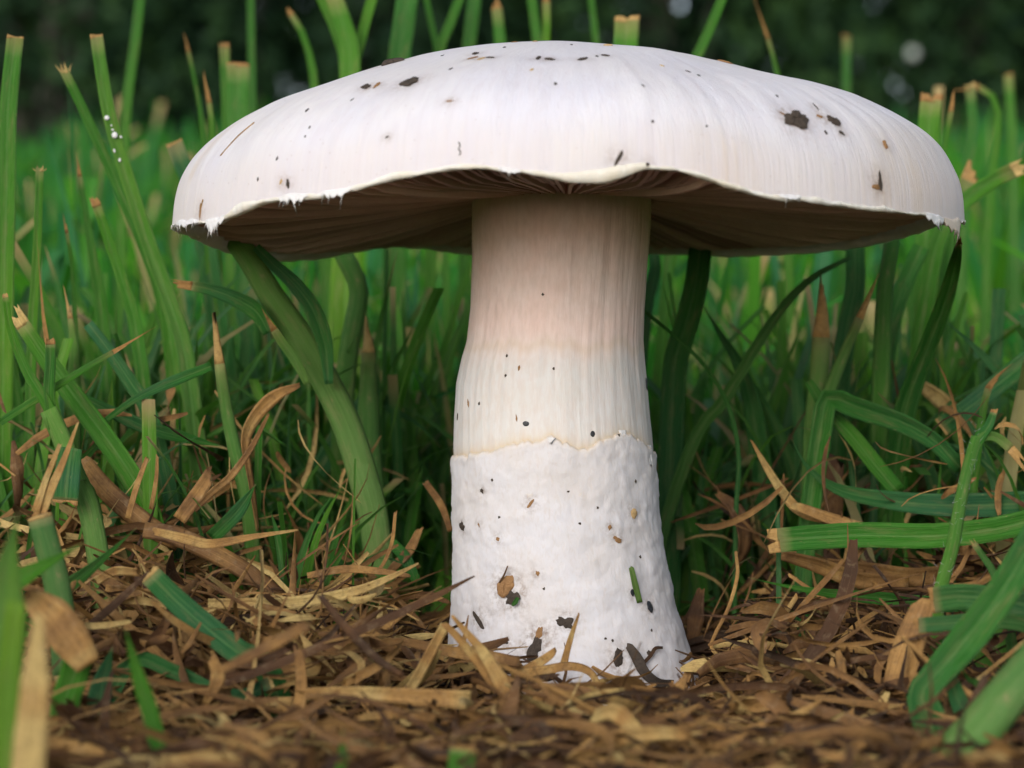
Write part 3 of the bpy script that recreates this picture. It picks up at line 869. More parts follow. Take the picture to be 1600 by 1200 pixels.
B('long bluish blade sweeping to the right above the cut blade', [(1236, 684), (1262, 730), (1310, 765), (1390, 782), (1490, 790), (1640, 786)], .012, [8, 20, 32, 38, 40], .9, 'point', root=False)
B('broad horizontal blade with ragged torn tip right of stem', [(1203, 846), (1270, 840), (1350, 836), (1450, 838), (1540, 830), (1660, 815)], -.005, [38, 40, 38, 34, 30], .55, 'split', fold=.25, twist=.1, tiplen=16)
B('smooth pointed horizontal blade below the ragged one', [(1168, 902), (1220, 914), (1290, 926), (1370, 934), (1470, 944), (1620, 950)], -.012, [10, 18, 24, 26, 28], .6, 'point', fold=.3, tiplen=6)
B('hairy bright culm with a node at the right', [(1526, 682), (1510, 740), (1498, 800), (1488, 856), (1474, 905), (1464, 960)], -.03, [18, 22, 22, 24], .38, 'none', kind='tiller', pale=.25)
B('short cut leaf forking from top of the hairy culm', [(1554, 640), (1545, 665), (1528, 690), (1516, 730)], -.03, [10, 18, 14], .7, 'cut', root=False)
B('pale torn leaf bending right from hairy culm', [(1604, 732), (1578, 700), (1552, 682), (1528, 690), (1514, 740)], -.03, [12, 16, 14, 10], .5, 'cut', root=False, pale=.6, tiplen=50)
B('large folded bluish blade in the right foreground', [(1650, 780), (1600, 868), (1555, 940), (1500, 1010), (1452, 1066), (1440, 1090), (1462, 1150), (1500, 1220)], -.062, [44, 50, 52, 56, 44, 58, 66], .72, 'none', fold=.3, twist=.15)
B('second strip of bluish blade beside the folded one', [(1478, 1040), (1500, 1100), (1530, 1160), (1550, 1220)], -.06, [20, 34, 38], .85, 'cut')
B('short wide pale leaf with ragged left end', [(1430, 978), (1480, 974), (1550, 970), (1620, 985)], -.048, [24, 26, 28], .85, 'cut', fold=.2, pale=.25)
B('short wide pale leaf just above the ragged one', [(1453, 938), (1500, 932), (1560, 938), (1640, 960)], -.045, [42, 44, 40], .85, 'cut', fold=.2, pale=.2)
B('thick pale green culm slanting into the lower right corner', [(1640, 1010), (1580, 1080), (1530, 1140), (1480, 1200)], -.085, [70, 74, 74], .55, 'none', kind='tiller', pale=.6)
B('short green culm with ridges behind the pale leaves', [(1560, 920), (1552, 990), (1545, 1060)], -.03, [50, 54, 52], .4, 'none', kind='tiller', pale=.3)
B('bluish blade slanting right behind the hairy culm', [(1466, 492), (1510, 530), (1560, 580), (1630, 640)], .04, [14, 30, 34, 34], .9, 'point')
B('wide bluish blade crossing lower right lawn', [(1470, 668), (1510, 640), (1560, 600), (1610, 560)], .03, [30, 32, 32], .9, 'cut', root=False)
B('blade with brown curled end above hairy culm', [(1575, 575), (1548, 600), (1536, 640)], .02, [10, 16, 14], .5, 'dry', tiplen=40)
B('torn whitish leaf tip poking up beside the folded blade', [(1516, 842), (1536, 870), (1556, 905)], -.04, [8, 18, 22], .7, 'fray', pale=.4)
B('small shred hanging from folded blade', [(1500, 1036), (1512, 1060), (1536, 1084)], -.058, [12, 18, 8], .55, 'point')
B('upright pale blue strip leaf right of the stem base', [(1215, 800), (1217, 880), (1217, 985)], .0, [7, 9, 8], .95, 'none', pale=.2)
# left side
B('thick pale ridged culm slanting from under the left gills', [(366, 372), (392, 408), (424, 462), (466, 522), (506, 590), (540, 660), (566, 740), (584, 812)], .018, [36, 42, 46, 48, 46, 42], .40, 'none', kind='tiller', pale=.8)
B('dark blade lying along the thick slanting culm', [(400, 386), (424, 410), (462, 446), (490, 486), (508, 540), (514, 600)], .014, [14, 24, 28, 14], .8, 'none', root=False)
B('bent leaf with whitish curled tip left of slanting culm', [(280, 444), (320, 450), (362, 464), (400, 486), (420, 520)], .014, [12, 18, 24, 28, 18], .75, 'cut', tiplen=30, root=False)
B('split brown edged sheath on the slanting culm', [(412, 486), (436, 528), (460, 560), (480, 600)], .011, [4, 14, 18, 10], .35, 'dry', tiplen=50, pale=.6, root=False)
B('upright culm with brown node just left of the gills shade', [(526, 376), (540, 404), (558, 440), (560, 470), (548, 530), (540, 600)], .05, [30, 32, 30, 32], .5, 'none', kind='tiller', pale=.35)
B('upright tiller with dry tan top left of stem', [(574, 506), (576, 560), (576, 640), (578, 720), (588, 820)], .04, [16, 36, 40, 38, 34], .5, 'papery', kind='tiller', pale=.4, tiplen=60)
B('thin bright blade crossing close to the stem on its left', [(742, 392), (716, 470), (692, 550), (662, 618)], .07, [10, 11, 10], .4, 'none')
B('second thin pale blade close to the stem', [(738, 470), (712, 530), (690, 590), (670, 640)], .075, [14, 16, 14], .35, 'none', pale=.3)
B('slim ridged tiller with papery torn top', [(336, 506), (342, 560), (352, 630), (366, 700), (384, 770), (392, 830)], .01, [14, 20, 24, 24, 22], .42, 'papery', kind='tiller', pale=.45, tiplen=70)
B('thin leaf with tiny tan tip at the left edge tiller', [(8, 460), (16, 510), (40, 575), (70, 625), (90, 665)], -.01, [9, 14, 18, 18], .35, 'cut', root=False)
B('short leaf with curled tan tip on the left tiller', [(78, 530), (78, 570), (76, 620), (84, 670)], -.01, [16, 18, 18], .5, 'cut', root=False, tiplen=12)
B('pale forked tiller base at left', [(76, 640), (98, 690), (116, 740), (140, 800)], -.01, [30, 36, 38, 38], .35, 'none', kind='tiller', pale=.7)
B('broad bright diagonal blade with tan eroded tip', [(24, 488), (62, 545), (110, 610), (160, 676), (205, 742), (235, 800)], .0, [22, 34, 36, 36, 34], .33, 'cut', tiplen=24)
B('wilted papery leaf point above left tiller', [(62, 434), (66, 480), (72, 524), (80, 590)], .015, [4, 12, 18, 16], .4, 'dry', tiplen=90, pale=.3)
B('ridged tiller with papery triangular top', [(102, 458), (112, 510), (116, 560), (114, 640)], .02, [4, 26, 26, 26], .42, 'papery', kind='tiller', pale=.5, tiplen=50)
B('bluish blade with square end crossing the left grass', [(138, 506), (172, 550), (206, 600), (236, 652)], .012, [18, 26, 26, 24], .9, 'none')
B('long thin blade rising to the slim ridged tiller', [(330, 572), (270, 596), (214, 622), (160, 660)], -.0, [14, 18, 12, 8], .75, 'none', root=False)
B('flat dark blade lying across behind the slim tiller', [(350, 698), (290, 684), (220, 664), (130, 622)], .008, [16, 20, 22, 14], .75, 'point', root=False)
B('thin blade slanting up right with browned tip', [(212, 530), (160, 560), (110, 590), (0, 660)], -.008, [6, 10, 13, 12], .45, 'dry', tiplen=60, root=False)
B('short cut bluish leaf in front of left tiller', [(102, 786), (106, 740), (112, 700)], -.014, [40, 42, 34], .9, 'cut', root=False, fold=.2)
B('broad bluish blade with blunt cut tip lying on the thatch', [(232, 896), (272, 936), (322, 980), (370, 1018), (420, 1052)], -.046, [34, 40, 40, 38], .85, 'cut', fold=.2, twist=.1)
B('pointed fresh blade reaching up right over brown thatch', [(214, 824), (170, 864), (120, 905), (70, 940)], -.04, [12, 26, 36, 40], .5, 'point')
B('blurred broad leaf crossing at the left edge', [(134, 846), (90, 872), (40, 900), (-40, 950)], -.075, [24, 48, 52, 50], .4, 'point')
B('large pale green blurred blade in the left corner', [(28, 800), (16, 860), (4, 940), (-10, 1100)], -.10, [40, 80, 70, 60], .3, 'point', pale=.5)
B('pale bluish culm rising at left edge above tan leaf', [(62, 806), (76, 860), (92, 930)], -.05, [40, 44, 40], .8, 'cut', kind='tiller', pale=.55)
B('yellow green blurred blade at the lower left edge', [(26, 940), (16, 1040), (2, 1240)], -.12, [30, 46, 50], .0, 'none', pale=.2)
B('blunt green leaf piece in front of tan folded leaf', [(128, 1010), (114, 1060), (100, 1110)], -.07, [46, 44, 40], .45, 'cut', fold=.2, tiplen=8)
B('bluish blurred leaf at lower left', [(176, 1010), (160, 1070), (150, 1150)], -.06, [30, 40, 40], .9, 'point')
B('thin bright blurred blade rising in lower left thatch', [(195, 980), (215, 1050), (240, 1130), (250, 1200)], -.09, [20, 26, 28, 26], .4, 'point')
B('bluish arched leaf lying in lower left thatch', [(425, 1065), (380, 1088), (330, 1078), (270, 1050), (200, 1040)], -.05, [20, 24, 26, 24], .9, 'cut')
B('blurred pale green blade tip at the bottom edge', [(535, 1138), (536, 1170), (536, 1230)], -.10, [14, 30, 34], .4, 'point', pale=.4)
B('blurred light green blade stub at the bottom edge', [(724, 1166), (722, 1190), (720, 1240)], -.10, [40, 46, 44], .35, 'cut', pale=.35)
B('short fine green blade left of the stem base', [(612, 848), (632, 870), (652, 910)], .01, [16, 20, 14], .75, 'none', root=False)
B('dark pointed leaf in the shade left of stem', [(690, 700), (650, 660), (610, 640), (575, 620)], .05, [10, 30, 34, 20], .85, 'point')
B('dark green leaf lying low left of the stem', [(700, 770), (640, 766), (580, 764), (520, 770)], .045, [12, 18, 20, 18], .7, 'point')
B('small green leaf with pale edge behind thatch', [(400, 756), (370, 800), (330, 840)], .0, [10, 24, 24], .75, 'point', root=False)
B('dark leaf behind the stem at the right', [(1022, 392), (1024, 430), (1010, 480)], .06, [18, 34, 20], .8, 'none')

# fine hairs on the hairy culm
hc = next(o for o in bpy.data.objects if o.get('label', '').startswith('hairy bright culm'))
cv = np.array([v.co for v in hc.children[0].data.vertices]); hv, hf = [], []
for q in range(220):
    b = cv[random.randrange(len(cv))] + np.array([0, 0, random.uniform(-.002, .002)])
    e = b + np.array([random.uniform(-1, 1) * .0008, random.uniform(-1, .3) * .001, random.uniform(-.3, 1) * .0010]); i0 = len(hv)
    hv += [b - [.000012, 0, 0], b + [.000012, 0, 0], b + [0, 0, .00003], e]; hf += [(i0, i0 + 1, i0 + 3), (i0 + 1, i0 + 2, i0 + 3), (i0 + 2, i0, i0 + 3)]
hh = add_obj('hairs', make_mesh('hairs', hv, hf, M['veil'], smooth=False), hc); hh['kind'] = 'stuff'

# ------------------------------------------------------------------ single dry straws and dead leaves
def straw(label, pts, Y, ws, tone=.3, fold=.35, twist=None, cat='straw', name='dry_straw', group=None, tube=False, spin=0.0):
    P = [px(p[0], p[1], p[2] if len(p) > 2 else Y) for p in pts]
    n = max(10, 5 * len(P))
    C = spline(P, n)
    # never below the soil: slide up where the thatch floor is higher
    gz = ground_z(C[:, 0], C[:, 1]) + .0002
    C[:, 2] = np.maximum(C[:, 2], gz)
    W = smooth_w(ws, n) / FPX * (C[:, 1] - CAM_Y)
    seed = sum(map(ord, label)) % 991
    if twist is None: twist = random.Random(seed).uniform(-.5, .5)
    Vv, F, UV, m = ribbon(C, W, twist, fold, cols=5, tube=tube, jag=W[0] * .3, seed=seed, spin=spin)
    s = np.linspace(0, 1, n)
    cc = np.stack([np.clip(tone + .10 * np.sin(s * 9 + seed) + .06 * np.sin(s * 23 + seed), 0, 1), 0 * s, 0 * s], -1)
    base = C[-1]
    o = add_obj(name, make_mesh(name, Vv - base, F, M['straw'], uv=UV, colr=np.repeat(cc, m, 0)))
    o.location = base
    set_props(o, label, cat, group)
    return o
S = straw
S('long pale yellow straw blade pointing up right toward the stem', [(654, 880), (610, 902), (560, 922), (500, 936), (420, 944), (325, 942)], -.030, [3, 12, 18, 20, 22, 14], .02)
S('large yellow blurred dry blade in the lower left corner', [(60, 962), (58, 1030), (52, 1110), (40, 1260)], -.125, [12, 44, 52, 54], .0, fold=.15, twist=-.2)
S('thin dark stem rising through thatch at left', [(512, 818), (510, 870), (500, 920)], -.02, [3, 4, 5], .75, tube=True)
S('curled orange dry leaf arching left of the slanting culm', [(468, 602), (430, 618), (398, 650), (382, 690), (390, 750), (402, 830)], .005, [8, 24, 22, 14, 16, 12], .30, spin=1.2)
S('slim reddish dry blade beside the curled leaf', [(420, 646), (392, 700), (360, 744), (330, 770), (300, 800)], .0, [4, 9, 12, 12, 10], .42)
S('pointed orange straw standing at left edge tiller', [(122, 660), (100, 720), (78, 770), (60, 812)], -.035, [3, 10, 16, 22], .22)
S('pale straw beside the pointed orange straw', [(94, 694), (72, 750), (56, 800)], -.035, [6, 10, 14], .12)
S('brown broken stalk behind the left thatch', [(328, 742), (306, 776), (280, 812)], -.005, [20, 24, 22], .45)
S('thick brown stalk lying in the left thatch', [(440, 932), (390, 896), (330, 862), (270, 836), (225, 828)], -.008, [22, 30, 34, 34, 28], .55, tube=True, name='dry_stalk')
S('second thick brown stalk under the first', [(130, 720), (170, 770), (230, 820), (280, 850)], -.002, [26, 34, 34, 28], .48, tube=True, name='dry_stalk')
S('tan forked straw with frayed end beside thick stalk', [(240, 830), (290, 842), (330, 850), (400, 838), (466, 828)], -.018, [12, 16, 14, 8, 3], .25)
S('brown ribbon leaf curling behind the left blade', [(180, 1000), (215, 986), (260, 1004), (320, 1030), (352, 1060)], -.035, [10, 12, 16, 18, 12], .28, spin=.8)
S('tan folded leaf standing at the left edge', [(40, 928), (80, 962), (110, 1000), (138, 1040)], -.072, [26, 60, 62, 40], .30, fold=.5, name='dead_leaf', cat='dead leaf')
S('blurred straw lying horizontally in the front', [(470, 1084), (540, 1082), (620, 1086), (735, 1094)], -.06, [16, 20, 24, 30], .20)
S('short straw leaning up toward the stem base', [(694, 978), (672, 1020), (648, 1064), (632, 1084)], -.045, [16, 18, 18, 16], .2)
S('bent straw arch in front of stem base', [(706, 962), (730, 990), (758, 1024), (780, 1060), (798, 1098)], -.05, [5, 12, 18, 24, 26], .18)
S('second strand of the bent straw arch', [(694, 974), (720, 1000), (752, 1040), (778, 1080)], -.048, [10, 14, 16, 16], .25)
S('brown curled leaf under the stem base', [(596, 1002), (640, 1004), (700, 1018), (760, 1028), (812, 1036)], -.035, [10, 14, 18, 24, 20], .42, spin=.9, name='dead_leaf', cat='dead leaf')
S('straw leaning against the white stem base', [(905, 958), (892, 996), (880, 1040)], -.0315, [3, 9, 12], .22)
S('thick straw slanting under the black flake', [(868, 1018), (836, 1040), (800, 1058)], -.033, [12, 16, 16], .26)
S('bent tan straw along the foot of the stem', [(802, 1054), (850, 1048), (890, 1042), (920, 1050), (936, 1074)], -.034, [14, 16, 16, 14, 10], .3)
S('pinkish brown scale in front of stem base', [(830, 1088), (880, 1086), (925, 1104)], -.055, [12, 26, 14], .36, name='dead_leaf', cat='dead leaf')
S('yellow blurred leaf curling at the front', [(925, 1120), (960, 1112), (990, 1140), (1004, 1180)], -.08, [18, 30, 26, 16], .12, spin=.8, name='dead_leaf', cat='dead leaf')
S('blurred pale straw at the bottom right of centre', [(880, 1200), (940, 1160), (1020, 1145), (1080, 1150)], -.085, [24, 30, 26, 14], .2)
S('flat brown strap lying at lower left of stem', [(468, 1016), (472, 1080), (462, 1140), (455, 1200)], -.055, [16, 20, 22, 20], .4)
S('tan strap crossing at the bottom left of centre', [(380, 1062), (430, 1050), (470, 1040)], -.045, [14, 20, 14], .35)
S('blurred brown stalk slanting in left front', [(480, 975), (430, 1005), (370, 1035), (340, 1050)], -.085, [16, 18, 18, 10], .5)
S('dark slanting twig in front left of stem', [(500, 930), (540, 980), (590, 1030), (630, 1056)], -.06, [10, 14, 14, 10], .85, tube=True)
S('orange dry blade standing right of the stem', [(1174, 688), (1196, 726), (1222, 766), (1252, 798), (1312, 818)], .012, [3, 12, 16, 18, 8], .12)
S('second dry blade lying beneath the orange one', [(1240, 790), (1300, 812), (1356, 828), (1420, 840)], .01, [14, 20, 18, 12], .22)
S('thin pale root looping right of the stem base', [(1150, 862), (1152, 900), (1138, 950), (1118, 990), (1112, 1012), (1128, 1030)], -.008, [5, 6, 6, 6, 6, 6], .3, tube=True, name='root', cat='root')
S('pale root slanting into the soil right of stem', [(1246, 930), (1222, 964), (1190, 990), (1150, 1012), (1116, 1044)], -.005, [8, 9, 11, 12, 14], .25, tube=True, name='root', cat='root')
S('forked straw standing in right shade', [(1396, 942), (1360, 962), (1330, 984), (1308, 1010), (1294, 1028)], -.01, [5, 8, 9, 9, 8], .25)
S('long straw from the forked straw toward stem', [(1296, 1028), (1250, 1050), (1190, 1072), (1145, 1092)], -.012, [6, 8, 8, 8], .28)
S('thin tan straw slanting behind forked straw', [(1232, 898), (1290, 938), (1350, 980), (1402, 1018)], -.002, [5, 8, 8, 6], .35)
S('brown straw pointing left in right shade', [(1136, 984), (1180, 974), (1230, 972), (1310, 986)], -.006, [10, 10, 8, 5], .5)
S('broad grey brown curled leaf on the right litter', [(1256, 1072), (1300, 1068), (1350, 1084), (1400, 1108)], -.03, [16, 34, 36, 20], .55, name='dead_leaf', cat='dead leaf')
S('tan upright sheath behind the folded bluish blade', [(1450, 936), (1432, 990), (1412, 1050), (1400, 1084)], -.042, [34, 50, 54, 40], .35, name='dead_leaf', cat='dead leaf', fold=.5)
S('dark brown leaf hanging right of the stem', [(1120, 770), (1150, 800), (1160, 850), (1140, 900)], .02, [10, 30, 34, 12], .68, spin=1.0, name='dead_leaf', cat='dead leaf')
S('shrivelled brown leaf in shade beside stem', [(1096, 920), (1088, 960), (1080, 1010)], .012, [12, 28, 14], .75, name='dead_leaf', cat='dead leaf', spin=.6)
S('brown dead sheath standing among right tillers', [(1296, 700), (1290, 760), (1284, 830), (1282, 900)], .03, [40, 54, 56, 50], .72, name='dead_leaf', cat='dead leaf', fold=.6)
S('yellowed dry leaf behind the dark twisted blade', [(1432, 596), (1466, 620), (1500, 650), (1530, 680)], .045, [16, 28, 26, 12], .1, name='dead_leaf', cat='dead leaf')
S('yellow brown flat leaf under the ragged blade', [(1220, 866), (1280, 882), (1340, 904), (1420, 908)], .004, [16, 28, 28, 22], .35, name='dead_leaf', cat='dead leaf')
S('second yellow brown leaf right of the flat one', [(1290, 878), (1360, 890), (1440, 900), (1520, 880)], .006, [14, 26, 30, 18], .42, name='dead_leaf', cat='dead leaf')
S('pale thin straw crossing from right edge', [(1640, 970), (1580, 1020), (1520, 1068)], -.05, [7, 7, 6], .15)
S('orange blurred straw at the bottom right', [(1364, 1148), (1320, 1180), (1280, 1220)], -.085, [14, 22, 28], .3)
S('brown straw pointing up at the bottom right', [(1330, 1108), (1322, 1150), (1318, 1190)], -.06, [8, 12, 12], .45)
S('straw lying in the right litter under curled leaf', [(1184, 1108), (1220, 1124), (1270, 1130), (1340, 1138)], -.04, [8, 14, 12, 6], .28)
S('short orange straw crossing the right litter', [(1230, 1118), (1180, 1146), (1120, 1166)], -.045, [12, 14, 14], .2)
S('twisted straw loop left of stem base', [(618, 800), (612, 850), (594, 888), (570, 896)], -.0, [5, 6, 6, 4], .35)
S('tan upright broken straw left of the stem', [(664, 752), (690, 790), (704, 830)], .015, [10, 12, 8], .5)
S('brown curled strip left of the stem', [(656, 826), (640, 860), (612, 890), (600, 910)], .01, [10, 16, 14, 8], .5)
S('brown straw bundle strand low in front of stem left', [(690, 930), (640, 950), (590, 985), (540, 1010)], -.025, [10, 14, 16, 14], .35)
S('reddish straw under the yellow blade', [(640, 900), (600, 894), (540, 890), (480, 900)], -.01, [6, 12, 14, 10], .4)
S('dry leaf scrap curling at front left', [(330, 1024), (340, 1060), (320, 1100)], -.06, [14, 24, 12], .32, name='dead_leaf', cat='dead leaf', spin=.8)
S('orange short straw near bluish blade', [(216, 894), (180, 892), (150, 908)], -.03, [12, 16, 14], .22)
S('brown scrap under the bluish blade tip', [(226, 936), (200, 926), (165, 918)], -.026, [16, 24, 10], .36)
S('upright thin straw pair at left thatch', [(246, 712), (244, 750), (236, 796)], -.004, [4, 7, 7], .3)
S('bent straw over the left thatch', [(230, 716), (214, 760), (200, 810)], -.012, [7, 10, 10], .3)
S('straw lying over soil at far bottom centre', [(560, 1120), (640, 1116), (720, 1128), (790, 1120)], -.065, [12, 16, 16, 10], .3)
S('grey straw leaning at the stem right foot', [(1098, 1030), (1076, 1050), (1064, 1090)], -.02, [12, 16, 12], .5)
# ------------------------------------------------------------------ debris stuck on the mushroom
def frame(n, rot=0.0):
    n = n.normalized(); up = Vector((0, 0, 1)); s = up.cross(n)
    if s.length < 1e-4: s = Vector((1, 0, 0))
    s.normalize(); u = n.cross(s)
    c, q = math.cos(rot), math.sin(rot)
    return s * c + u * q, u * c - s * q, n

STAINS = []
def crumb(u, v, w, h, mat, label, group=None, rot=0.0, name='soil_crumb', cat='crumb', thick=.26, rag=.5, lift=0.0):
    hit = cast(u, v)
    if hit is None: return
    p, n, D = hit
    s, t, n = frame(n, rot)
    sw, sh = w / FPX * D / 2, h / FPX * D / 2
    # foreshortening of the surface: keep the drawn height
    f = max(.35, abs(n.dot((p - CAMP).normalized())))
    sh /= f if abs(rot) < .4 else 1
    tk = min(sw, sh) * thick * 2
    seed = u * 1.3 + v * .7
    if max(w, h) > 6: STAINS.append((p, (sw + sh) * .75))
    nu, nv = 24, 6
    vs, fs = [], []
    rag = min(rag, .75)
    for j in range(nv + 1):
        ph = math.pi * j / nv
        for i in range(nu):
            a = 2 * math.pi * i / nu
            r = 1 + rag * (1.1 * fnoise(math.cos(a) * 1.3 + seed, math.sin(a) * 1.3, seed * .37, 5) + .25 * noise.noise(Vector((math.cos(a) * 7 + seed, math.sin(a) * 7, ph * 2 + seed))))
            r = max(.35, r)
            x, y, z = math.sin(ph) * math.cos(a) * sw * r, math.sin(ph) * math.sin(a) * sh * r, math.cos(ph) * tk * .5 * (1 + .5 * noise.noise(Vector((math.cos(a) * 3, math.sin(a) * 3 + seed, ph))))
            vs.append(s * x + t * y + n * (z + tk * .22 + lift))
    for j in range(nv):
        for i in range(nu):
            k_ = (i + 1) % nu
            fs.append((j * nu + i, (j + 1) * nu + i, (j + 1) * nu + k_, j * nu + k_))
    o = add_obj(name, make_mesh(name, vs, fs, M[mat], smooth=False))
    o.location = p
    return set_props(o, label, cat, group)

# cap: (px, py, w, h, material)
crumb(642, 129, 30, 14, 'soil_crumb', 'black jagged soil crumb high on left half of cap', rag=.7, rot=.3)
crumb(610, 93, 40, 12, 'soil_crumb', 'long dark bark scrap on the upper left cap outline', rag=.6, rot=.25)
crumb(1243, 187, 42, 20, 'soil_crumb', 'largest ragged black soil patch on the right of cap', rag=.9)
crumb(1226, 179, 22, 5, 'bark_crumb', 'thin brown tail beside the largest soil patch', rot=-.5, rag=.4, name='bark_sliver')
crumb(1301, 189, 20, 11, 'soil_crumb', 'ragged dark crumb right of the largest soil patch', rag=.7)
crumb(1315, 208, 11, 7, 'soil_crumb', 'small oval dark crumb below ragged crumb on right of cap', rot=-.5)
crumb(1281, 182, 15, 3, 'bark_crumb', 'thin sliver between the two dark patches on cap', rot=-.2, name='bark_sliver')
crumb(1375, 284, 9, 20, 'soil_crumb', 'upright dark oval crumb low on the right of cap')
crumb(1369, 293, 17, 6, 'bark_crumb', 'brown curved scrap under the upright oval crumb', rag=.5, name='bark_sliver')
crumb(1383, 226, 9, 8, 'bark_crumb', 'round tan brown crumb on the right shoulder')
crumb(859, 93, 12, 22, 'soil_crumb', 'dark slanting flake near the top of cap', rot=.7, rag=.5)
crumb(841, 91, 8, 10, 'soil_crumb', 'small dark crumb left of the slanting flake')
crumb(910, 93, 13, 7, 'soil_crumb', 'small flat dark crumb right of the slanting flake', rot=-.2)
crumb(946, 87, 15, 10, 'soil_crumb', 'oval dark crumb near the right top of cap', rot=-.5)
crumb(572, 136, 13, 7, 'soil_crumb', 'small dark crumb beside an orange grain on left of cap', rot=.2)
crumb(588, 134, 8, 8, 'bark_crumb', 'orange grain beside the small dark crumb on left of cap')
crumb(738, 91, 9, 7, 'bark_crumb', 'reddish brown grain on upper cap left of the orange grain')
crumb(743, 84, 11, 5, 'soil_crumb', 'thin dark flake over the reddish grain', rot=.3)
crumb(752, 92, 9, 9, 'tan_crumb', 'orange grain near the top left of cap')
crumb(766, 90, 14, 3, 'soil_crumb', 'hair thin dark splinter right of the orange grain')
crumb(967, 247, 6, 28, 'soil_crumb', 'curved dark splinter stuck at the front edge of cap', rot=-.5, rag=.2, name='bark_sliver')
crumb(1012, 257, 7, 5, 'soil_crumb', 'tiny dark speck right of the curved splinter')
crumb(450, 287, 9, 9, 'soil_crumb', 'round dark crumb above the torn veil scrap')
crumb(439, 284, 5, 9, 'tan_crumb', 'tan sliver left of the round dark crumb', rot=-.5, name='bark_sliver')
crumb(313, 331, 6, 10, 'bark_crumb', 'brown oval scrap at the left end of cap')
crumb(804, 64, 8, 7, 'bark_crumb', 'orange crumb on the cap skyline')
crumb(836, 64, 8, 7, 'tan_crumb', 'pale tan crumb on the cap skyline')
crumb(1132, 97, 12, 10, 'bark_crumb', 'orange brown crumb on the right skyline of cap')
crumb(950, 71, 14, 4, 'tan_crumb', 'flat orange flake near skyline of cap')
crumb(831, 109, 6, 4, 'tan_crumb', 'pale tan grain below the slanting flake')
crumb(1035, 103, 6, 4, 'tan_crumb', 'pale tan grain on the right slope of cap')
crumb(605, 214, 8, 3, 'soil_crumb', 'short dark dash on left middle of cap', rot=.4)
crumb(703, 158, 16, 2, 'bark_crumb', 'very thin brown fibre across left middle of cap', name='bark_sliver')
crumb(1275, 167, 3, 8, 'soil_crumb', 'short upright dark splinter above the dark patches')
crumb(516, 327, 11, 6, 'soil_crumb', 'dark crumb stuck under the left gills')
small = [(691, 87), (933, 88), (893, 70), (1005, 134), (1075, 112), (1092, 118), (1214, 150), (1290, 207), (480, 172), (484, 199),
         (477, 213), (433, 248), (403, 280), (550, 156), (704, 108), (788, 74), (1104, 197), (1020, 190), (868, 131)]
for i, (u, v) in enumerate(small):
    r = 3.2 + (i * 37 % 10) * .22
    crumb(u, v, r, r * .9, 'soil_crumb', 'tiny dark speck stuck on the white cap', 'tiny specks on the cap', thick=.35)
# curly dark thread on the cap
def thread(pts, w, mat, label, name='thread', cat='thread', off=.0001, tone=.9):
    P = []
    for (u, v) in pts:
        h = cast(u, v)
        if h: P.append(np.array(h[0] + h[1] * off))
    C = spline(P, 5 * len(P)); W = np.full(len(C), w / FPX * .31)
    Vv, F, UV, m = ribbon(C, W, cols=3, tube=True)
    o = add_obj(name, make_mesh(name, Vv - C[-1], F, M[mat], uv=UV, colr=np.tile([tone, 0, 0], (len(Vv), 1))))
    o.location = C[-1]; return set_props(o, label, cat)
thread([(717, 222), (719, 228), (717, 233), (720, 238), (718, 243)], 1.6, 'soil_crumb', 'curly dark thread on the middle of cap')
thread([(318, 312), (314, 330), (316, 350), (311, 372)], 2.2, 'straw', 'tan root thread hanging over the left end of cap', tone=.2)
thread([(398, 192), (372, 214), (345, 244)], 2.0, 'straw', 'thin tan straw thread along the left crease of cap', tone=.25)

# stem
crumb(790, 916, 26, 40, 'bark_crumb', 'reddish brown husk stuck low on the stem', rot=-.6, rag=.3, name='seed_husk', cat='husk', thick=.35)
crumb(802, 934, 26, 16, 'soil_crumb', 'black ragged flake under the brown husk', rag=.7, rot=.3)
crumb(748, 970, 9, 38, 'soil_crumb', 'black stick slanting across left foot of stem', rot=.75, rag=.15, name='twig_piece', cat='twig')
crumb(884, 972, 24, 18, 'soil_crumb', 'black angular flake at the middle foot of stem', rag=.8)
crumb(822, 662, 11, 8, 'black_bead', 'larger black oval bead above the ragged ring', name='black_bead', cat='bead', rag=.1)
crumb(926, 678, 8, 9, 'black_bead', 'smaller black round bead above the ragged ring', name='black_bead', cat='bead', rag=.1)
crumb(1015, 948, 14, 12, 'black_bead', 'black round bead right of the green blade scrap', name='black_bead', cat='bead', rag=.2)
crumb(988, 926, 8, 8, 'black_bead', 'small black bead touching the green blade scrap', name='black_bead', cat='bead', rag=.2)
crumb(722, 822, 15, 7, 'soil_crumb', 'flat black crumb at the left edge of stem', rot=.15)
crumb(748, 820, 9, 4, 'bark_crumb', 'thin brown scrap right of the flat black crumb', rot=-.7, name='bark_sliver')
crumb(829, 787, 5, 18, 'bark_crumb', 'brown slanting splinter on mid stem', rot=-.6, rag=.2, name='bark_sliver')
crumb(990, 802, 15, 10, 'tan_crumb', 'olive tan flake on right of stem', rag=.3)
crumb(965, 843, 15, 7, 'bark_crumb', 'ragged brown shred on right of stem', rot=-.4, rag=.7)
crumb(953, 824, 6, 7, 'bark_crumb', 'small brown shred above the ragged one')
crumb(840, 896, 7, 7, 'bark_crumb', 'round reddish brown grain right of the husk')
crumb(778, 842, 8, 5, 'bark_crumb', 'small reddish brown grain on left of stem')
crumb(811, 575, 4, 8, 'bark_crumb', 'brown drop shaped grain on ivory part of stem')
crumb(732, 631, 5, 9, 'bark_crumb', 'brown grain near left edge of ivory stem', rot=.3)
crumb(807, 653, 3, 11, 'bark_crumb', 'thin orange splinter left of the larger bead', rot=.15)
crumb(753, 767, 7, 6, 'soil_crumb', 'small dark crumb below the ragged ring at left')
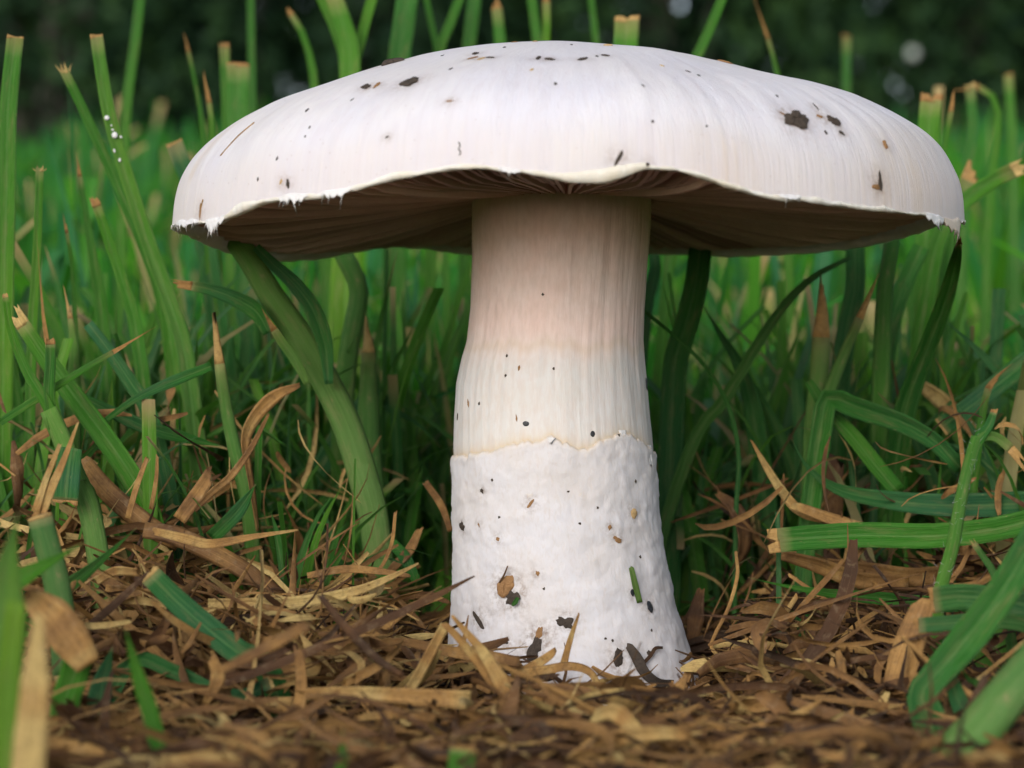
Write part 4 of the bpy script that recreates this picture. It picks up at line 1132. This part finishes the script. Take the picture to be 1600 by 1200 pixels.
crumb(848, 460, 4, 4, 'soil_crumb', 'single tiny dark dot on the pink part of stem')
crumb(1010, 600, 6, 8, 'black_bead', 'black bead on the right edge of the ivory stem', name='black_bead', cat='bead', rag=.2)
for (u, v) in [(749, 630), (715, 651), (769, 750), (967, 680), (993, 752), (888, 768), (934, 793), (792, 556), (790, 587), (865, 576), (780, 808), (906, 818), (1000, 870), (946, 998), (957, 1001), (850, 920), (1018, 985)]:
    crumb(u, v, 4.2, 3.8, 'soil_crumb', 'tiny dark speck stuck on the white stem', 'tiny specks on the stem', thick=.35)
crumb(966, 1028, 18, 26, 'soil_crumb', 'black square flake beside the root at the foot of stem', rag=.4)
crumb(1014, 1020, 8, 7, 'soil_crumb', 'small black crumb above the square flake')
crumb(836, 1012, 20, 44, 'soil_crumb', 'black wedge of soil at the foot of stem', rot=-.4, rag=.6)
crumb(842, 990, 9, 22, 'bark_crumb', 'reddish brown sliver above the black wedge', rot=-.2, name='bark_sliver')
crumb(960, 1070, 22, 14, 'soil_crumb', 'soil lump at the lowest foot of stem', rag=.6)
crumb(790, 1003, 10, 6, 'soil_crumb', 'small black crumb at the left foot of stem')
crumb(810, 948, 9, 20, 'grass_scrap', 'tiny green leaf scrap under the black flake', rot=-.35, name='leaf_scrap', cat='leaf scrap', rag=.3) if 'grass_scrap' in M else None
def stuck_strip(pts, ws, mat, tone, label, name, cat, off=.00025):
    P = []
    for (u, v) in pts:
        h = cast(u, v); P.append(np.array(h[0] + h[1] * off))
    C = spline(P, 12); W = smooth_w(ws, 12) / FPX * .335
    Vv, F, UV, m = ribbon(C, W, 0, .25, th_=.0003, cols=5, jag=W[0] * .3, seed=3)
    o = add_obj(name, make_mesh(name, Vv - C[-1], F, M[mat], uv=UV, colr=np.tile(tone, (len(Vv), 1))))
    o.location = C[-1]; return set_props(o, label, cat)
stuck_strip([(984, 886), (989, 906), (998, 942)], [8, 10, 9], 'grass', [.55, .2, .15], 'green blade scrap stuck upright on the right of stem', 'leaf_scrap', 'leaf scrap')
stuck_strip([(804, 946), (808, 940), (812, 934)], [4, 8, 5], 'grass', [.7, .1, 0], 'tiny green leaf scrap under the black flake', 'leaf_scrap', 'leaf scrap', .0007)
stuck_strip([(978, 1008), (992, 1030), (1004, 1052), (1024, 1068), (1048, 1070)], [12, 18, 16, 14, 12], 'soil_crumb', [0, 0, 0], 'thick black rootlet curving across right foot of stem', 'root', 'root', .0005)
stuck_strip([(1000, 1040), (1012, 1026), (1020, 1014), (1030, 1014)], [5, 6, 6, 4], 'straw', [.9, 0, 0], 'hooked brown rootlet beside the thick black rootlet', 'root', 'root', .0006)
stuck_strip([(796, 884), (790, 898), (784, 912)], [2, 3, 3], 'straw', [.7, 0, 0], 'hair thin fibre rising from the brown husk', 'thread', 'thread', .0006)

for ob in (cap, sheath):
    me = ob.data; n_ = len(me.vertices)
    co = np.empty(n_ * 3, np.float32); me.vertices.foreach_get('co', co); co = co.reshape(-1, 3) + MO
    at = me.attributes['blade']; cb = np.empty(n_ * 4, np.float32); at.data.foreach_get('color', cb); cb = cb.reshape(-1, 4)
    for (p, rad) in STAINS:
        d2 = ((co - np.array(p)) ** 2).sum(1)
        cb[:, 2 if ob is sheath else 1] += np.exp(-d2 / (rad * 1.15 + .0003) ** 2)
    if ob is sheath:      # splashed soil clinging near the ground
        cb[:, 2] += .8 * sstep(.007, .0, co[:, 2])
    cb = np.clip(cb, 0, 1.0); at.data.foreach_set('color', cb.ravel()); me.update()
def ring_flap(u, v, w, h, lab):
    p, n, D = cast(u, v); s_, t_, n_ = frame(n)
    vs, m = [], 7
    for j in range(4):
        f = j / 3
        for i in range(m):
            a = (i / (m - 1) - .5) * w / FPX * D * (1 - .75 * f)
            z = -f * h / FPX * D * (1 + .8 * noise.noise(Vector((i * .9 + u, v, 0))))
            vs.append(Vector(p) + s_ * a + t_ * z + n_ * (.00008 + f * .0003 + .00012 * noise.noise(Vector((i * .7, j, u)))) - Vector(MO))
    k0 = len(vs)
    vs += [q - n_ * .00022 for q in vs]
    fs = []
    for j in range(3):
        for i in range(m - 1):
            a = j * m + i; fs += [(a, a + m, a + m + 1, a + 1), (k0 + a, k0 + a + 1, k0 + a + m + 1, k0 + a + m)]
    for i in range(m - 1): fs.append((3 * m + i, k0 + 3 * m + i, k0 + 3 * m + i + 1, 3 * m + i + 1))
    for j in range(3):
        fs += [(j * m, k0 + j * m, k0 + j * m + m, j * m + m), (j * m + m - 1, j * m + 2 * m - 1, k0 + j * m + 2 * m - 1, k0 + j * m + m - 1)]
    o = add_obj('ring_flap', make_mesh('ring_flap', vs, fs, M['veil']), stem); o['label'] = lab
for (u, v, w, h) in [(1012, 696, 26, 32), (972, 672, 16, 12), (862, 684, 14, 9)]:
    ring_flap(u, v, w, h, 'torn flap sticking out at the right end of ring' if w == 26 else 'small torn white scale near the ring')
# ------------------------------------------------------------------ white droplets on the tall blade
def droplet(u, v, Y, w, h):
    p = px(u, v, Y); a, b = psz(w, Y) / 2, psz(h, Y) / 2
    vs, fs = [], []
    nu, nv = 8, 5
    for j in range(nv + 1):
        ph = math.pi * j / nv
        for i in range(nu):
            t = 2 * math.pi * i / nu
            r = 1 + .25 * noise.noise(Vector((math.cos(t) * 2 + u, math.sin(t) * 2, v)))
            vs.append((math.sin(ph) * math.cos(t) * a * r, -math.cos(ph) * min(a, b) * .3, math.sin(ph) * math.sin(t) * b * r))
    for j in range(nv):
        for i in range(nu):
            k_ = (i + 1) % nu; fs.append((j * nu + i, (j + 1) * nu + i, (j + 1) * nu + k_, j * nu + k_))
    o = add_obj('droplet', make_mesh('droplet', vs, fs, M['veil'])); o.location = p
    set_props(o, 'small white droplet on the tall cut blade', 'droplet', 'droplets on the tall blade')
for (u, v, w, h) in [(167, 184, 9, 8), (179, 211, 10, 11), (176, 203, 4, 4), (189, 214, 4, 4), (178, 236, 5, 7), (187, 250, 4, 7), (174, 196, 3, 3)]:
    droplet(u, v, .0296, w, h)

# ------------------------------------------------------------------ lawn: many blades as vectorised ribbons
def blades_mesh(name, X, Y, H, Wd, seg, mat, lean=.35, tint=(.2, .8), cutp=.5, dryp=.1, pale=.25, z0=-.003, curl=.8, tipp=.3):
    N = len(X)
    gz = ground_z(X, Y)
    phi = rng.uniform(0, 2 * math.pi, N); le = np.where(rng.random(N) < .32, rng.uniform(.5, 1.7, N), np.abs(rng.normal(0, lean, N)))
    face = rng.uniform(0, math.pi, N)
    s = np.linspace(0, 1, seg + 1)
    bend = le[:, None] * (s[None] * (.5 + curl * s[None] * 1.0))
    hx = np.cumsum(np.concatenate([np.zeros((N, 1)), np.sin(bend[:, 1:]) / seg], 1), 1) * H[:, None]
    hz = np.cumsum(np.concatenate([np.zeros((N, 1)), np.cos(bend[:, 1:]) / seg], 1), 1) * H[:, None]
    P = np.stack([X[:, None] + hx * np.cos(phi)[:, None], Y[:, None] + hx * np.sin(phi)[:, None], gz[:, None] + z0 + hz], -1)
    cut = rng.random(N) < cutp
    wprof_p = np.interp(s, [0, .15, .5, .85, 1], [.8, 1, 1, .5, .03]); wprof_c = np.interp(s, [0, .2, .7, 1], [.8, .95, 1, .9])
    Wf = np.where(cut[:, None], wprof_c[None], wprof_p[None]) * Wd[:, None]
    sd = np.stack([np.cos(face), np.sin(face), np.zeros(N)], -1)
    nn = np.stack([-np.sin(face), np.cos(face), np.zeros(N)], -1)
    u = np.array([-1, 0, 1.]); fo = np.array([0, .35, 0])
    Vv = P[:, :, None] + sd[:, None, None] * (u[None, None, :, None] * Wf[:, :, None, None] / 2) + nn[:, None, None] * (fo[None, None, :, None] * Wf[:, :, None, None] / 2)
    tn = rng.uniform(tint[0], tint[1], N); dr = np.where(rng.random(N) < dryp, rng.uniform(.5, 1, N), 0)
    C = np.zeros((N, seg + 1, 3, 3), np.float32)
    C[..., 0] = tn[:, None, None]; C[..., 1] = (pale * (1 - s))[None, :, None] * rng.uniform(.4, 1.4, N)[:, None, None]
    tipdry = np.where(rng.random(N) < tipp, 1, 0)[:, None] * sstep(.90, 1.0, s)[None]
    C[..., 2] = np.clip(dr[:, None] + tipdry, 0, 1)[:, :, None]
    UV = np.zeros((N, seg + 1, 3, 2), np.float32); UV[..., 0] = ((u + 1) / 2)[None, None]; UV[..., 1] = (s[None] * H[:, None] / .02)[:, :, None]
    idx = np.arange(N * (seg + 1) * 3).reshape(N, seg + 1, 3)
    F = np.stack([idx[:, :-1, :-1], idx[:, :-1, 1:], idx[:, 1:, 1:], idx[:, 1:, :-1]], -1).reshape(-1, 4)
    return make_mesh(name, Vv.reshape(-1, 3), F, M[mat], uv=UV.reshape(-1, 2), colr=C.reshape(-1, 3))

def clumps(X, Y, f):
    return np.array([noise.noise(Vector((a * f, b * f, 3.3))) for a, b in zip(X, Y)])

def scatter(n, x0, x1, y0, y1, keep=None):
    X = rng.uniform(x0, x1, n); Y = rng.uniform(y0, y1, n)
    if keep is not None:
        m = keep(X, Y); X, Y = X[m], Y[m]
    return X, Y

def keep_clear(X, Y):      # the bare patch of thatch round the mushroom and in front of it
    near = ((X - .006) / .085) ** 2 + ((Y + .03) / .085) ** 2 > 1
    view = (Y < .02) & (np.abs(X) < .05 + .24 * (Y + .36))
    cam_clear = (X ** 2 + (Y - CAM_Y) ** 2) > .06 ** 2
    return near & ~view & cam_clear

# short under-growth close behind and beside the mushroom
X, Y = scatter(4600, -.14, .15, .042, .15)
under_cap = ((X - CX) / .06) ** 2 + (Y / .056) ** 2 < 1
H = np.where(under_cap, rng.uniform(.015, .042, len(X)), rng.uniform(.02, .066, len(X)))
o = add_obj('grass', blades_mesh('grass', X, Y, H, rng.uniform(.0007, .0032, len(X)), 8, 'grass', .8, (.2, 1.0), .4, .08, .3))
set_props(o, 'dense short green grass close behind the mushroom', 'grass', kind='stuff')
X, Y = scatter(2400, -.15, .15, .012, .11, lambda x, y: (np.abs(x - .006) > .064))
o = add_obj('grass', blades_mesh('grass', X, Y, rng.uniform(.018, .06, len(X)) * np.where(Y < .04, .7, 1), rng.uniform(.0008, .0033, len(X)), 8, 'grass', .7, (.1, 1.0), .4, .06, .3))
set_props(o, 'green grass at either end of the mushroom cap', 'grass', kind='stuff')
X, Y = scatter(800, -.12, .12, -.004, .05, lambda x, y: (np.abs(x - .008) > .030) & (((x - .05) / .03) ** 2 + ((y + .0) / .02) ** 2 > 1))
o = add_obj('grass', blades_mesh('grass', X, Y, rng.uniform(.012, .036, len(X)), rng.uniform(.0006, .0022, len(X)), 8, 'grass', 1.0, (.2, 1.0), .35, .10, .3))
set_props(o, 'short tangled green blades at the edge of the thatch', 'grass', kind='stuff')
X, Y = scatter(6500, -.24, .24, .10, .50)
o = add_obj('grass', blades_mesh('grass', X, Y, np.clip(rng.uniform(.03, .068, len(X)) * rng.choice([1, 1, .8, 1.2], len(X)) * (1 + .5 * clumps(X, Y, 22)), .015, .095), rng.uniform(.0012, .0034, len(X)), 6, 'lawn', .6, (.2, 1.0), .5, .05, tipp=.2))
set_props(o, 'bright blurred lawn grass behind the mushroom', 'grass', kind='stuff')
X, Y = scatter(12000, -.55, .55, .45, 1.6)
o = add_obj('grass', blades_mesh('grass', X, Y, np.clip(rng.uniform(.03, .075, len(X)) * (1 + .7 * clumps(X, Y, 9)), .015, .13), rng.uniform(.002, .004, len(X)), 4, 'lawn', .6, (.3, 1.0), .5, .03, tipp=.1))
set_props(o, 'soft green lawn in the middle distance', 'grass', kind='stuff')
X, Y = scatter(15000, -1.6, 1.6, 1.5, 3.5)
o = add_obj('grass', blades_mesh('grass', X, Y, np.clip(rng.uniform(.03, .08, len(X)) * (1 + .9 * clumps(X, Y, 4)), .015, .16), rng.uniform(.004, .008, len(X)), 3, 'lawn', .5, (.4, 1.0), .5, .02, tipp=.0))
set_props(o, 'far lawn running up to the dark shrubs', 'grass', kind='stuff')
X, Y = scatter(16000, -.9, .9, -.9, .5, lambda x, y: keep_clear(x, y) & ~((np.abs(x) < .24) & (y > .02)))
o = add_obj('grass', blades_mesh('grass', X, Y, rng.uniform(.03, .065, len(X)), rng.uniform(.002, .0036, len(X)), 4, 'lawn', .4, (.15, .75), .5, .1))
set_props(o, 'lawn grass around the bare patch of thatch', 'grass', kind='stuff')

X, Y = scatter(26000, -3.2, 3.2, -1.8, 3.6, lambda x, y: ~((np.abs(x) < .9) & (y > -.9) & (y < .5)) & ~((np.abs(x) < .55) & (y > 0)) & ~((np.abs(x) < .5) & (y < -.3)))
o = add_obj('grass', blades_mesh('grass', X, Y, rng.uniform(.035, .07, len(X)), rng.uniform(.006, .012, len(X)), 3, 'lawn', .5, (.15, .7), .4, .02, tipp=.0))
set_props(o, 'wide lawn spreading out on either side', 'grass', kind='stuff')
X, Y = scatter(520, -.32, .32, .14, 1.1, lambda x, y: np.abs(x) < .08 + .22 * (y + .35))
o = add_obj('grass', blades_mesh('grass', X, Y, rng.uniform(.07, .115, len(X)), rng.uniform(.0016, .0036, len(X)), 7, 'lawn', .3, (.3, .95), .6, .05, tipp=.4))
set_props(o, 'taller unmown blades standing up from the lawn behind', 'grass', kind='stuff')
# ------------------------------------------------------------------ thatch: loose dry bits lying over the soil
def thatch_pieces(N, x0, x1, y0, y1, keep, lmin, lmax, wmin, wmax, zmax, tone, tilt=.22, seg=6):
    X, Y = scatter(N, x0, x1, y0, y1, keep); N = len(X)
    Ln = rng.uniform(lmin, lmax, N) * rng.choice([1, .6, .4], N); Wd = rng.uniform(wmin, wmax, N)
    a = rng.uniform(0, 2 * math.pi, N); tl = rng.normal(0, tilt, N); cv = rng.normal(0, 1.7, N); cz = rng.normal(0, .9, N)
    Wd = np.where(rng.random(N) < .12, Wd * 1.9, Wd)
    s = np.linspace(-.5, .5, seg + 1)
    ang = a[:, None] + cv[:, None] * s[None]; tz_ = tl[:, None] + cz[:, None] * s[None]
    dx = np.cos(ang) * np.cos(tz_); dy = np.sin(ang) * np.cos(tz_); dz = np.sin(tz_)
    P = np.stack([np.cumsum(dx, 1), np.cumsum(dy, 1), np.cumsum(dz, 1)], -1) / (seg + 1)
    P = (P - P.mean(1, keepdims=True)) * Ln[:, None, None]
    P[..., 0] += X[:, None]; P[..., 1] += Y[:, None]
    g = ground_z(P[..., 0], P[..., 1])
    P[..., 2] = np.maximum(P[..., 2] + ground_z(X, Y)[:, None] + rng.uniform(0, zmax, N)[:, None], g + .0002)
    T = np.stack([dx, dy, dz], -1)
    roll = rng.uniform(0, math.pi, N)[:, None] + rng.normal(0, 1.2, N)[:, None] * s[None]
    side = np.stack([-np.sin(ang), np.cos(ang), np.zeros_like(ang)], -1); nrm = np.cross(T, side)
    sd = side * np.cos(roll)[..., None] + nrm * np.sin(roll)[..., None]; nn = np.cross(T, sd)
    Wf = np.interp(s, [-.5, -.3, .3, .5], [.5, 1, 1, .25])[None] * Wd[:, None]
    u = np.array([-1, 0, 1.]); fo = np.array([0, .5, 0])
    Vv = P[:, :, None] + sd[:, :, None] * (u[None, None, :, None] * Wf[:, :, None, None] / 2) + nn[:, :, None] * (fo[None, None, :, None] * Wf[:, :, None, None] / 2)
    tn = np.clip(rng.normal(tone, .29, N) + .28 * np.exp(-((X - .012) / .030) ** 2 - ((Y - .015) / .035) ** 2) + .18 * sstep(.02, .05, X), 0, 1)  # shade round the stem and to its right is painted into the straw tone
    C = np.zeros((N, seg + 1, 3, 3), np.float32); C[..., 0] = (tn[:, None] + .08 * np.sin(s * 14)[None])[:, :, None]
    UV = np.zeros((N, seg + 1, 3, 2), np.float32); UV[..., 0] = ((u + 1) / 2)[None, None] + rng.random(N)[:, None, None]; UV[..., 1] = (s[None] * Ln[:, None] / .02)[:, :, None]
    return Vv, C, UV

def stack_mesh(name, Vv, C, UV, mat):
    N, a, b = Vv.shape[:3]
    idx = np.arange(N * a * b).reshape(N, a, b)
    F = np.stack([idx[:, :-1, :-1], idx[:, :-1, 1:], idx[:, 1:, 1:], idx[:, 1:, :-1]], -1).reshape(-1, 4)
    return make_mesh(name, Vv.reshape(-1, 3), F, M[mat], uv=UV.reshape(-1, 2), colr=C.reshape(-1, 3))

off_stem = lambda x, y: ((x - .0075) ** 2 + y ** 2 > .0185 ** 2)
o = add_obj('thatch', stack_mesh('thatch', *thatch_pieces(9500, -.12, .12, -.125, .07, off_stem, .005, .034, .00015, .0013, .006, .47), 'straw'))
set_props(o, 'matted brown thatch of dead grass over the soil', 'thatch', kind='stuff')
o = add_obj('thatch', stack_mesh('thatch', *thatch_pieces(1300, -.085, -.016, -.05, .035, off_stem, .010, .045, .0002, .0013, .013, .38, .45), 'straw'))
set_props(o, 'loose pile of tan straw left of the stem', 'thatch', kind='stuff')
o = add_obj('thatch', stack_mesh('thatch', *thatch_pieces(700, .032, .10, -.05, .04, off_stem, .01, .04, .0002, .0013, .012, .46, .45), 'straw'))
set_props(o, 'loose dark straw in the shade right of the stem', 'thatch', kind='stuff')
o = add_obj('thatch', stack_mesh('thatch', *thatch_pieces(6500, -.5, .5, -.6, .3, lambda x, y: (np.abs(x) > .1) | (y < -.11), .01, .04, .0006, .0022, .004, .45), 'straw'))
set_props(o, 'scattered dry thatch under the surrounding lawn', 'thatch', kind='stuff')
o = add_obj('dead_grass', stack_mesh('dead_grass', *thatch_pieces(420, -.13, -.02, .0, .09, off_stem, .012, .045, .0002, .0010, .03, .25, .8), 'straw'))
set_props(o, 'withered pale blades tangled in the grass left of the stem', 'dead grass', kind='stuff')
o = add_obj('dead_grass', stack_mesh('dead_grass', *thatch_pieces(420, .03, .14, .0, .09, off_stem, .012, .045, .0002, .0010, .03, .22, .8), 'straw'))
set_props(o, 'withered pale blades tangled in the grass right of the stem', 'dead grass', kind='stuff')
o = add_obj('thatch', stack_mesh('thatch', *thatch_pieces(1000, -.095, .095, -.085, .03, lambda x, y: ((x - .0075) ** 2 + y ** 2 > .03 ** 2) & ~((np.abs(x - .012) < .036) & (y < 0) & (y > -.075)), .02, .05, .0003, .0011, .006, .46, .30, 9), 'straw'))
set_props(o, 'long tangled tan strands over the thatch', 'thatch', kind='stuff')
# single loose straws lying on top
def loose(n, x0, x1, y0, y1, zmax, tone, tilt, label, group, lm=(.012, .032), wm=(.0004, .0015)):
    Vv, C, UV = thatch_pieces(n, x0, x1, y0, y1, off_stem, lm[0], lm[1], wm[0], wm[1], zmax, tone, tilt)
    for i in range(len(Vv)):
        c = Vv[i].reshape(-1, 3); base = c[0].copy()
        me = stack_mesh('dry_straw', Vv[i:i + 1] - base, C[i:i + 1], UV[i:i + 1], 'straw')
        o = add_obj('dry_straw', me); o.location = base
        set_props(o, label, 'straw', group)
loose(70, -.075, -.012, -.045, .01, .006, .33, .3, 'loose short tan straw lying on the pile left of the stem', 'loose straws left of the stem')
loose(50, -.04, .05, -.085, -.022, .003, .38, .2, 'loose short brown straw lying in front of stem foot', 'loose straws in front of the stem')
loose(45, .028, .085, -.05, .01, .006, .5, .3, 'loose short dark straw lying in the litter right of the stem', 'loose straws right of the stem')

loose(34, -.05, .055, -.10, -.05, .004, .45, .25, 'broad blurred tan straw lying in the foremost thatch', 'broad straws in the foremost thatch', (.010, .026), (.0009, .0020))
# soil crumbs round the foot
def soil_bits(n):
    X, Y = scatter(n, -.10, .11, -.12, .05, off_stem)
    V, F = [], []
    for x, y in zip(X, Y):
        r = random.uniform(.0004, .0015); b = len(V); z = float(ground_z(x, y)) + r * .4
        for q in ((1, 0, 0), (0, 1, 0), (-1, 0, 0), (0, -1, 0), (0, 0, 1), (0, 0, -1)):
            V.append((x + q[0] * r * random.uniform(.6, 1.3), y + q[1] * r * random.uniform(.6, 1.3), z + q[2] * r * random.uniform(.5, 1)))
        F += [(b, b + 1, b + 4), (b + 1, b + 2, b + 4), (b + 2, b + 3, b + 4), (b + 3, b, b + 4), (b + 1, b, b + 5), (b + 2, b + 1, b + 5), (b + 3, b + 2, b + 5), (b, b + 3, b + 5)]
    o = add_obj('soil_crumbs', make_mesh('soil_crumbs', V, F, M['soil_crumb'], smooth=False))
    set_props(o, 'loose dark soil crumbs among the thatch', 'soil', kind='stuff')
soil_bits(1500)

# ------------------------------------------------------------------ dark shrubs and trunks behind the lawn
k = NT('shrub_leaf')
a = k.attr('blade'); sp = k.n('ShaderNodeSeparateColor'); k.l(a.outputs['Color'], sp.inputs[0])
c = k.ramp(sp.outputs[0], [(0., (.010, .026, .014)), (.6, (.018, .044, .016)), (1., (.036, .078, .022))])
M['shrub'] = k.out(c, .6, None, .08, trans=.12)
M['trunk'] = mat_plain('trunk_bark', (.035, .030, .028), (.10, .085, .07), 30, .9, .9, .02)
M['tan_trunk'] = mat_plain('tan_trunk_bark', (.16, .12, .07), (.28, .21, .13), 30, .9, .9, .02)
M['petal'] = mat_plain('petal', (.4, .45, .4), (.5, .52, .5), 100)

def shrub(x, y, rx, ry, z0, z1, n, seed, label, tone, name='shrub', bark='trunk', trunk_r=.03):
    rs = np.random.default_rng(seed)
    g = float(ground_z(x, y))
    root = empty(name, (x, y, g)); set_props(root, label, 'shrub' if name == 'shrub' else 'tree', 'shrubs behind the lawn' if False else None)
    # clumped leaves
    nc = 46
    cc = np.stack([rs.normal(0, .45, nc) * rx, rs.normal(0, .45, nc) * ry, rs.uniform(z0, z1, nc)], -1)
    ci = rs.integers(0, nc, n)
    p = cc[ci] + rs.normal(0, 1, (n, 3)) * np.array([rx, ry, (z1 - z0)]) * np.array([.16, .16, .10])
    p[:, 2] = np.clip(p[:, 2], z0 * .9, None)
    d = rs.normal(0, 1, (n, 3)); d /= np.linalg.norm(d, axis=1)[:, None]
    e = np.cross(d, rs.normal(0, 1, (n, 3))); e /= np.linalg.norm(e, axis=1)[:, None]
    L = rs.uniform(.03, .06, n)[:, None]; w = L * .45
    Vv = np.stack([p - d * L / 2, p + e * w / 2, p + d * L / 2, p - e * w / 2], 1)
    F = np.arange(4 * n).reshape(n, 4)
    col = np.zeros((n, 4, 3), np.float32); col[..., 0] = np.clip(rs.normal(tone, .25, n), 0, 1)[:, None]
    add_obj('crown', make_mesh('crown', Vv.reshape(-1, 3), F, M['shrub'], colr=col.reshape(-1, 3), smooth=False), root)
    for q in range(4):
        a = rs.uniform(0, 6.28); tip = np.array([math.cos(a) * rx * .45, math.sin(a) * ry * .4, z0 + (z1 - z0) * .55])
        P = spline([(math.cos(a) * trunk_r, math.sin(a) * trunk_r, -.05), tip * np.array([.35, .35, .5]), tip], 8)
        R = np.linspace(trunk_r, trunk_r * .3, 8)
        vs = []
        for i in range(8):
            for j in range(7):
                b = 6.283 * j / 7; vs.append(P[i] + np.array([math.cos(b), math.sin(b), 0]) * R[i])
        fs = [(i * 7 + j, i * 7 + (j + 1) % 7, (i + 1) * 7 + (j + 1) % 7, (i + 1) * 7 + j) for i in range(7) for j in range(7)]
        add_obj('trunk', make_mesh('trunk', vs, fs, M[bark]), root)
    return root

def tree(x, y, r, h, mat, label, seed, crown_z):
    rs = np.random.default_rng(seed)
    g = float(ground_z(x, y)); root = empty('tree', (x, y, g)); set_props(root, label, 'tree')
    vs, m, n = [], 14, 12
    for i in range(n):
        z = -.1 + (h + .1) * i / (n - 1); rr = r * (1.25 - .6 * i / n) * (1 + .5 * math.exp(-max(z, 0) / .12))
        for j in range(m):
            b = 2 * math.pi * j / m; q = rr * (1 + .10 * noise.noise(Vector((math.cos(b) * 2, math.sin(b) * 2, z * 2 + seed))))
            vs.append((math.cos(b) * q + .05 * math.sin(z), math.sin(b) * q, z))
    fs = [(i * m + j, i * m + (j + 1) % m, (i + 1) * m + (j + 1) % m, (i + 1) * m + j) for i in range(n - 1) for j in range(m)]
    add_obj('trunk', make_mesh('trunk', vs, fs, M[mat]), root)
    nl = 9000
    cc = np.stack([rs.normal(0, .8, 60), rs.normal(0, .8, 60), rs.uniform(crown_z, h + 1.0, 60)], -1)
    p = cc[rs.integers(0, 60, nl)] + rs.normal(0, .2, (nl, 3))
    d = rs.normal(0, 1, (nl, 3)); d /= np.linalg.norm(d, axis=1)[:, None]
    e = np.cross(d, rs.normal(0, 1, (nl, 3))); e /= np.linalg.norm(e, axis=1)[:, None]
    L = rs.uniform(.06, .12, nl)[:, None]
    Vv = np.stack([p - d * L / 2, p + e * L * .25, p + d * L / 2, p - e * L * .25], 1)
    col = np.zeros((nl, 4, 3), np.float32); col[..., 0] = np.clip(rs.normal(.4, .25, nl), 0, 1)[:, None]
    add_obj('crown', make_mesh('crown', Vv.reshape(-1, 3), np.arange(4 * nl).reshape(nl, 4), M['shrub'], colr=col.reshape(-1, 3), smooth=False), root)

def bgx(u, Y): return (u - 800) / FPX * (Y - CAM_Y)
shrub(bgx(60, 3.7), 3.75, .55, .45, .03, 1.3, 9000, 11, 'dark shrub behind the lawn left of the grey trunk', .5)
shrub(bgx(600, 4.0), 4.1, .6, .45, .05, 1.4, 9000, 12, 'dark shrub behind the lawn right of the grey trunk', .3)
shrub(bgx(1080, 4.3), 4.4, .5, .4, .10, 1.4, 8000, 13, 'blackish shrub left of the tan trunk', .1)
shrub(bgx(1500, 3.7), 3.8, .45, .4, .10, 1.3, 9000, 14, 'dark shrub with white flower right of the tan trunk', .6)
for i, u in enumerate((-1700, -1300, -900, -500, -150, 250, 700, 1150, 1600, 2000, 2400, 2800, 3200)):
    shrub(bgx(u, 5.2), 5.3 + .1 * (i % 3), .65, .45, .02, 1.9, 15000, 20 + i, 'tall dense evergreen shrub in the dark back row', .15)['group'] = 'evergreen back row'
tree(bgx(402, 4.7), 4.7, .022, 2.6, 'trunk', 'slim grey tree trunk rising between the dark shrubs', 31, 1.3)
tree(bgx(1272, 4.8), 4.8, .045, 2.8, 'tan_trunk', 'tan tree trunk rising between the dark shrubs', 32, 1.4)
# white flower on the right shrub
fy = 3.42; f = px(1426, 84, fy)
root = empty('white_flower', tuple(f)); set_props(root, 'small round white flower on the right dark shrub', 'flower')
for q in range(6):
    a = q * math.pi / 3; c_, s_ = math.cos(a), math.sin(a); r = .010
    vs = [(0, 0, 0), (c_ * r * .6 - s_ * r * .35, -.004, s_ * r * .6 + c_ * r * .35), (c_ * r, -.002, s_ * r), (c_ * r * .6 + s_ * r * .35, -.004, s_ * r * .6 - c_ * r * .35), (0, .003, 0), (c_ * r * .6, .002, s_ * r * .6)]
    add_obj('petal', make_mesh('petal', vs, [(0, 1, 2, 3), (4, 3, 2, 5), (4, 5, 2, 1)], M['petal']), root)
gz = float(ground_z(f[0], fy + .15))
P = spline([f + np.array([0, .002, 0]) - f, np.array([0, .08, -.12]), np.array([0, .15, gz - .02 - f[2]])], 8)
vs = [P[i] + np.array([math.cos(6.283 * j / 5), math.sin(6.283 * j / 5), 0]) * .003 for i in range(8) for j in range(5)]
add_obj('stalk', make_mesh('stalk', vs, [(i * 5 + j, i * 5 + (j + 1) % 5, (i + 1) * 5 + (j + 1) % 5, (i + 1) * 5 + j) for i in range(7) for j in range(5)], M['shrub'], colr=np.tile([.4, 0, 0], (40, 1))), root)
